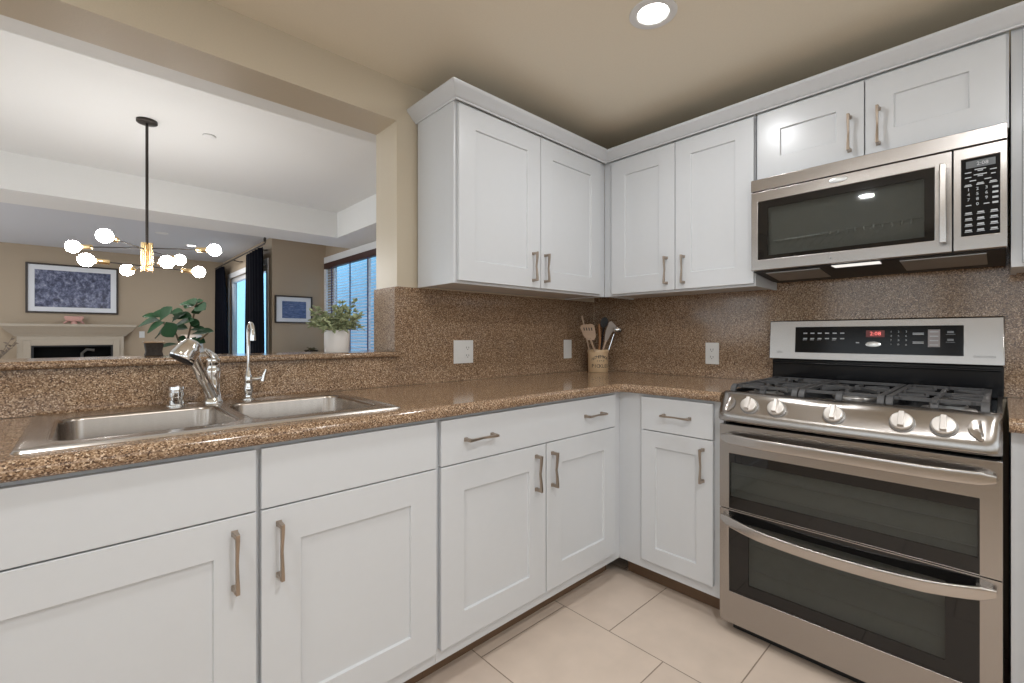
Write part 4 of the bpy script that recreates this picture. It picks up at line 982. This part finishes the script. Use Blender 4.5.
# small carved box on the ledge
bx, by = -2.304, 0.165
t = thing('trinket_box', 'small dark carved box with brown lid on the ledge left of the faucet', 'box', (bx, by, 1.085))
m = MB()
m.loops([[(bx-0.026, by-0.026, 1.0855), (bx+0.026, by-0.026, 1.0855), (bx+0.026, by+0.026, 1.0855), (bx-0.026, by+0.026, 1.0855)],
         [(bx-0.022, by-0.022, 1.100), (bx+0.022, by-0.022, 1.100), (bx+0.022, by+0.022, 1.100), (bx-0.022, by+0.022, 1.100)],
         [(bx-0.026, by-0.026, 1.130), (bx+0.026, by-0.026, 1.130), (bx+0.026, by+0.026, 1.130), (bx-0.026, by+0.026, 1.130)]])
m.build('box_body', M['box'], t, bev=0.003)
MB().box(bx-0.030, bx+0.030, by-0.030, by+0.030, 1.1305, 1.137).build('lid', M['boxlid'], t, bev=0.002)
# footed pink ornament on the mantel
mx, my, mz = -2.62, YF-0.13, 1.3505
t = thing('ceramic_ornament', 'small pink ceramic bowl on splayed feet on the mantel shelf', 'ornament', (mx, my, mz))
MB().loops([[(mx-0.09, my-0.04, mz+0.05), (mx+0.09, my-0.04, mz+0.05), (mx+0.09, my+0.04, mz+0.05), (mx-0.09, my+0.04, mz+0.05)],
            [(mx-0.125, my-0.055, mz+0.11), (mx+0.125, my-0.055, mz+0.11), (mx+0.125, my+0.055, mz+0.11), (mx-0.125, my+0.055, mz+0.11)],
            [(mx-0.115, my-0.05, mz+0.135), (mx+0.115, my-0.05, mz+0.135), (mx+0.115, my+0.05, mz+0.135), (mx-0.115, my+0.05, mz+0.135)]]).build('bowl', M['pink'], t, bev=0.008)
for s_ in (-1, 1): MB().tube([(mx+s_*0.06, my, mz+0.07), (mx+s_*0.10, my, mz+0.035), (mx+s_*0.13, my, mz+0.011)], [0.018, 0.014, 0.010], n=8).build('foot', M['pink'], t)
MB().tube([(mx, my, mz+0.055), (mx, my, mz+0.0005)], [0.03, 0.05], n=12).build('foot', M['pink'], t)
# dried branches left of the fireplace
vx, vy = -3.62, YF-0.30
t = thing('branch_vase', 'tall vase of dried grey branches left of the fireplace', 'vase', (vx, vy, 0))
MB().lathe((vx, vy, 0.0005), [(0.08, 0), (0.13, 0.12), (0.14, 0.25), (0.07, 0.45), (0.05, 0.52), (0.06, 0.55), (0.05, 0.55), (0.04, 0.50), (0.01, 0.2)], n=28).build('vase_body', M['darkmetal'], t)
m = MB(); rr = random.Random(3)
for i in range(14):
    e_ = Vector((vx + rr.uniform(-0.30, 0.36), vy + rr.uniform(-.2, .1), rr.uniform(0.9, 1.22))); mid_ = Vector((vx, vy, 0.52))*0.5 + e_*0.5 + Vector((rr.uniform(-.04, .04), 0, 0.03))
    m.tube([(vx, vy, 0.3), (vx, vy, 0.53), tuple(mid_), tuple(e_)], [0.006, 0.006, 0.005, 0.003], n=6)
    for j in range(5):
        p = mid_*(1-j/5) + e_*(j/5); leaf(m, p, Vector((rr.uniform(-1, 1), rr.uniform(-.5, .5), rr.uniform(0.1, 1))), Vector((0, -1, .3)), 0.07, 0.025, n=4)
m.build('branches', noise_var(pmat('dried_branches', (0.22, 0.17, 0.13), 0.8), 30, 0.2), t)
# side table and lamp beyond the fig
sx, sy = -1.10, 8.0
t = thing('side_table', 'round dark side table carrying the lamp in the living room', 'table', (sx, sy, 0))
MB().lathe((sx, sy, 0.60), [(0.25, 0), (0.26, 0.01), (0.26, 0.03), (0.25, 0.035)], n=36).build('tabletop', M['walnut'], t)
MB().lathe((sx, sy, 0.0005), [(0.18, 0), (0.18, 0.02), (0.03, 0.05), (0.025, 0.56), (0.06, 0.599)], n=24).build('pedestal', M['walnut'], t)
t = thing('table_lamp', 'table lamp with cream drum shade half hidden behind the fig plant', 'lamp', (sx, sy, 0.6352))
MB().lathe((sx, sy, 0.6355), [(0.07, 0), (0.07, 0.015), (0.03, 0.03), (0.055, 0.10), (0.03, 0.18), (0.012, 0.20), (0.012, 0.30)], n=24).build('lamp_base', M['potwhite'], t)
MB().lathe((sx, sy, 0.86), [(0.19, 0), (0.15, 0.31), (0.147, 0.31), (0.187, 0.0)], n=36, cap0=False, cap1=False).build('lamp_shade', M['shade'], t)
MB().lathe((sx, sy, 0.955), [(0.01, -0.02), (0.015, 0), (0.03, 0.03), (0.03, 0.055), (0.01, 0.08)], n=16).build('light_bulb', emat('lamp_bulb', (1, 0.85, 0.65), 12), t)
# console below the small picture with a little bowl plant
t = thing('console_table', 'narrow dark console table against the wall under the small seascape picture', 'table', (-0.02, 5.52, 0))
MB().box(-0.37, 0.33, 5.36, 5.70, 0.83, 0.86).build('tabletop', M['walnut'], t, bev=0.003)
for x in (-0.34, 0.30):
    for y in (5.385, 5.675): MB().box(x-0.02, x+0.02, y-0.02, y+0.02, 0, 0.8295).build('leg', M['walnut'], t)
kx, ky = 0.10, 5.50
t = thing('bowl_plant', 'small dark bowl of brownish green leaves on the console table', 'plant', (kx, ky, 0.8605))
MB().lathe((kx, ky, 0.8607), [(0.04, 0), (0.09, 0.04), (0.10, 0.07), (0.094, 0.07), (0.01, 0.03)], n=24).build('bowl', M['box'], t)
m = MB(); rr = random.Random(9)
for i in range(40):
    a1 = rr.uniform(0, 2*PI); leaf(m, Vector((kx, ky, 0.91)), Vector((math.cos(a1), math.sin(a1), rr.uniform(0.2, 1.6))), Vector((0.1, 0.1, 1)), rr.uniform(0.08, 0.19), 0.035, 0.35, n=4)
m.build('foliage', noise_var(pmat('brownish_leaves', (0.16, 0.13, 0.06), 0.7), 20, 0.4), t)
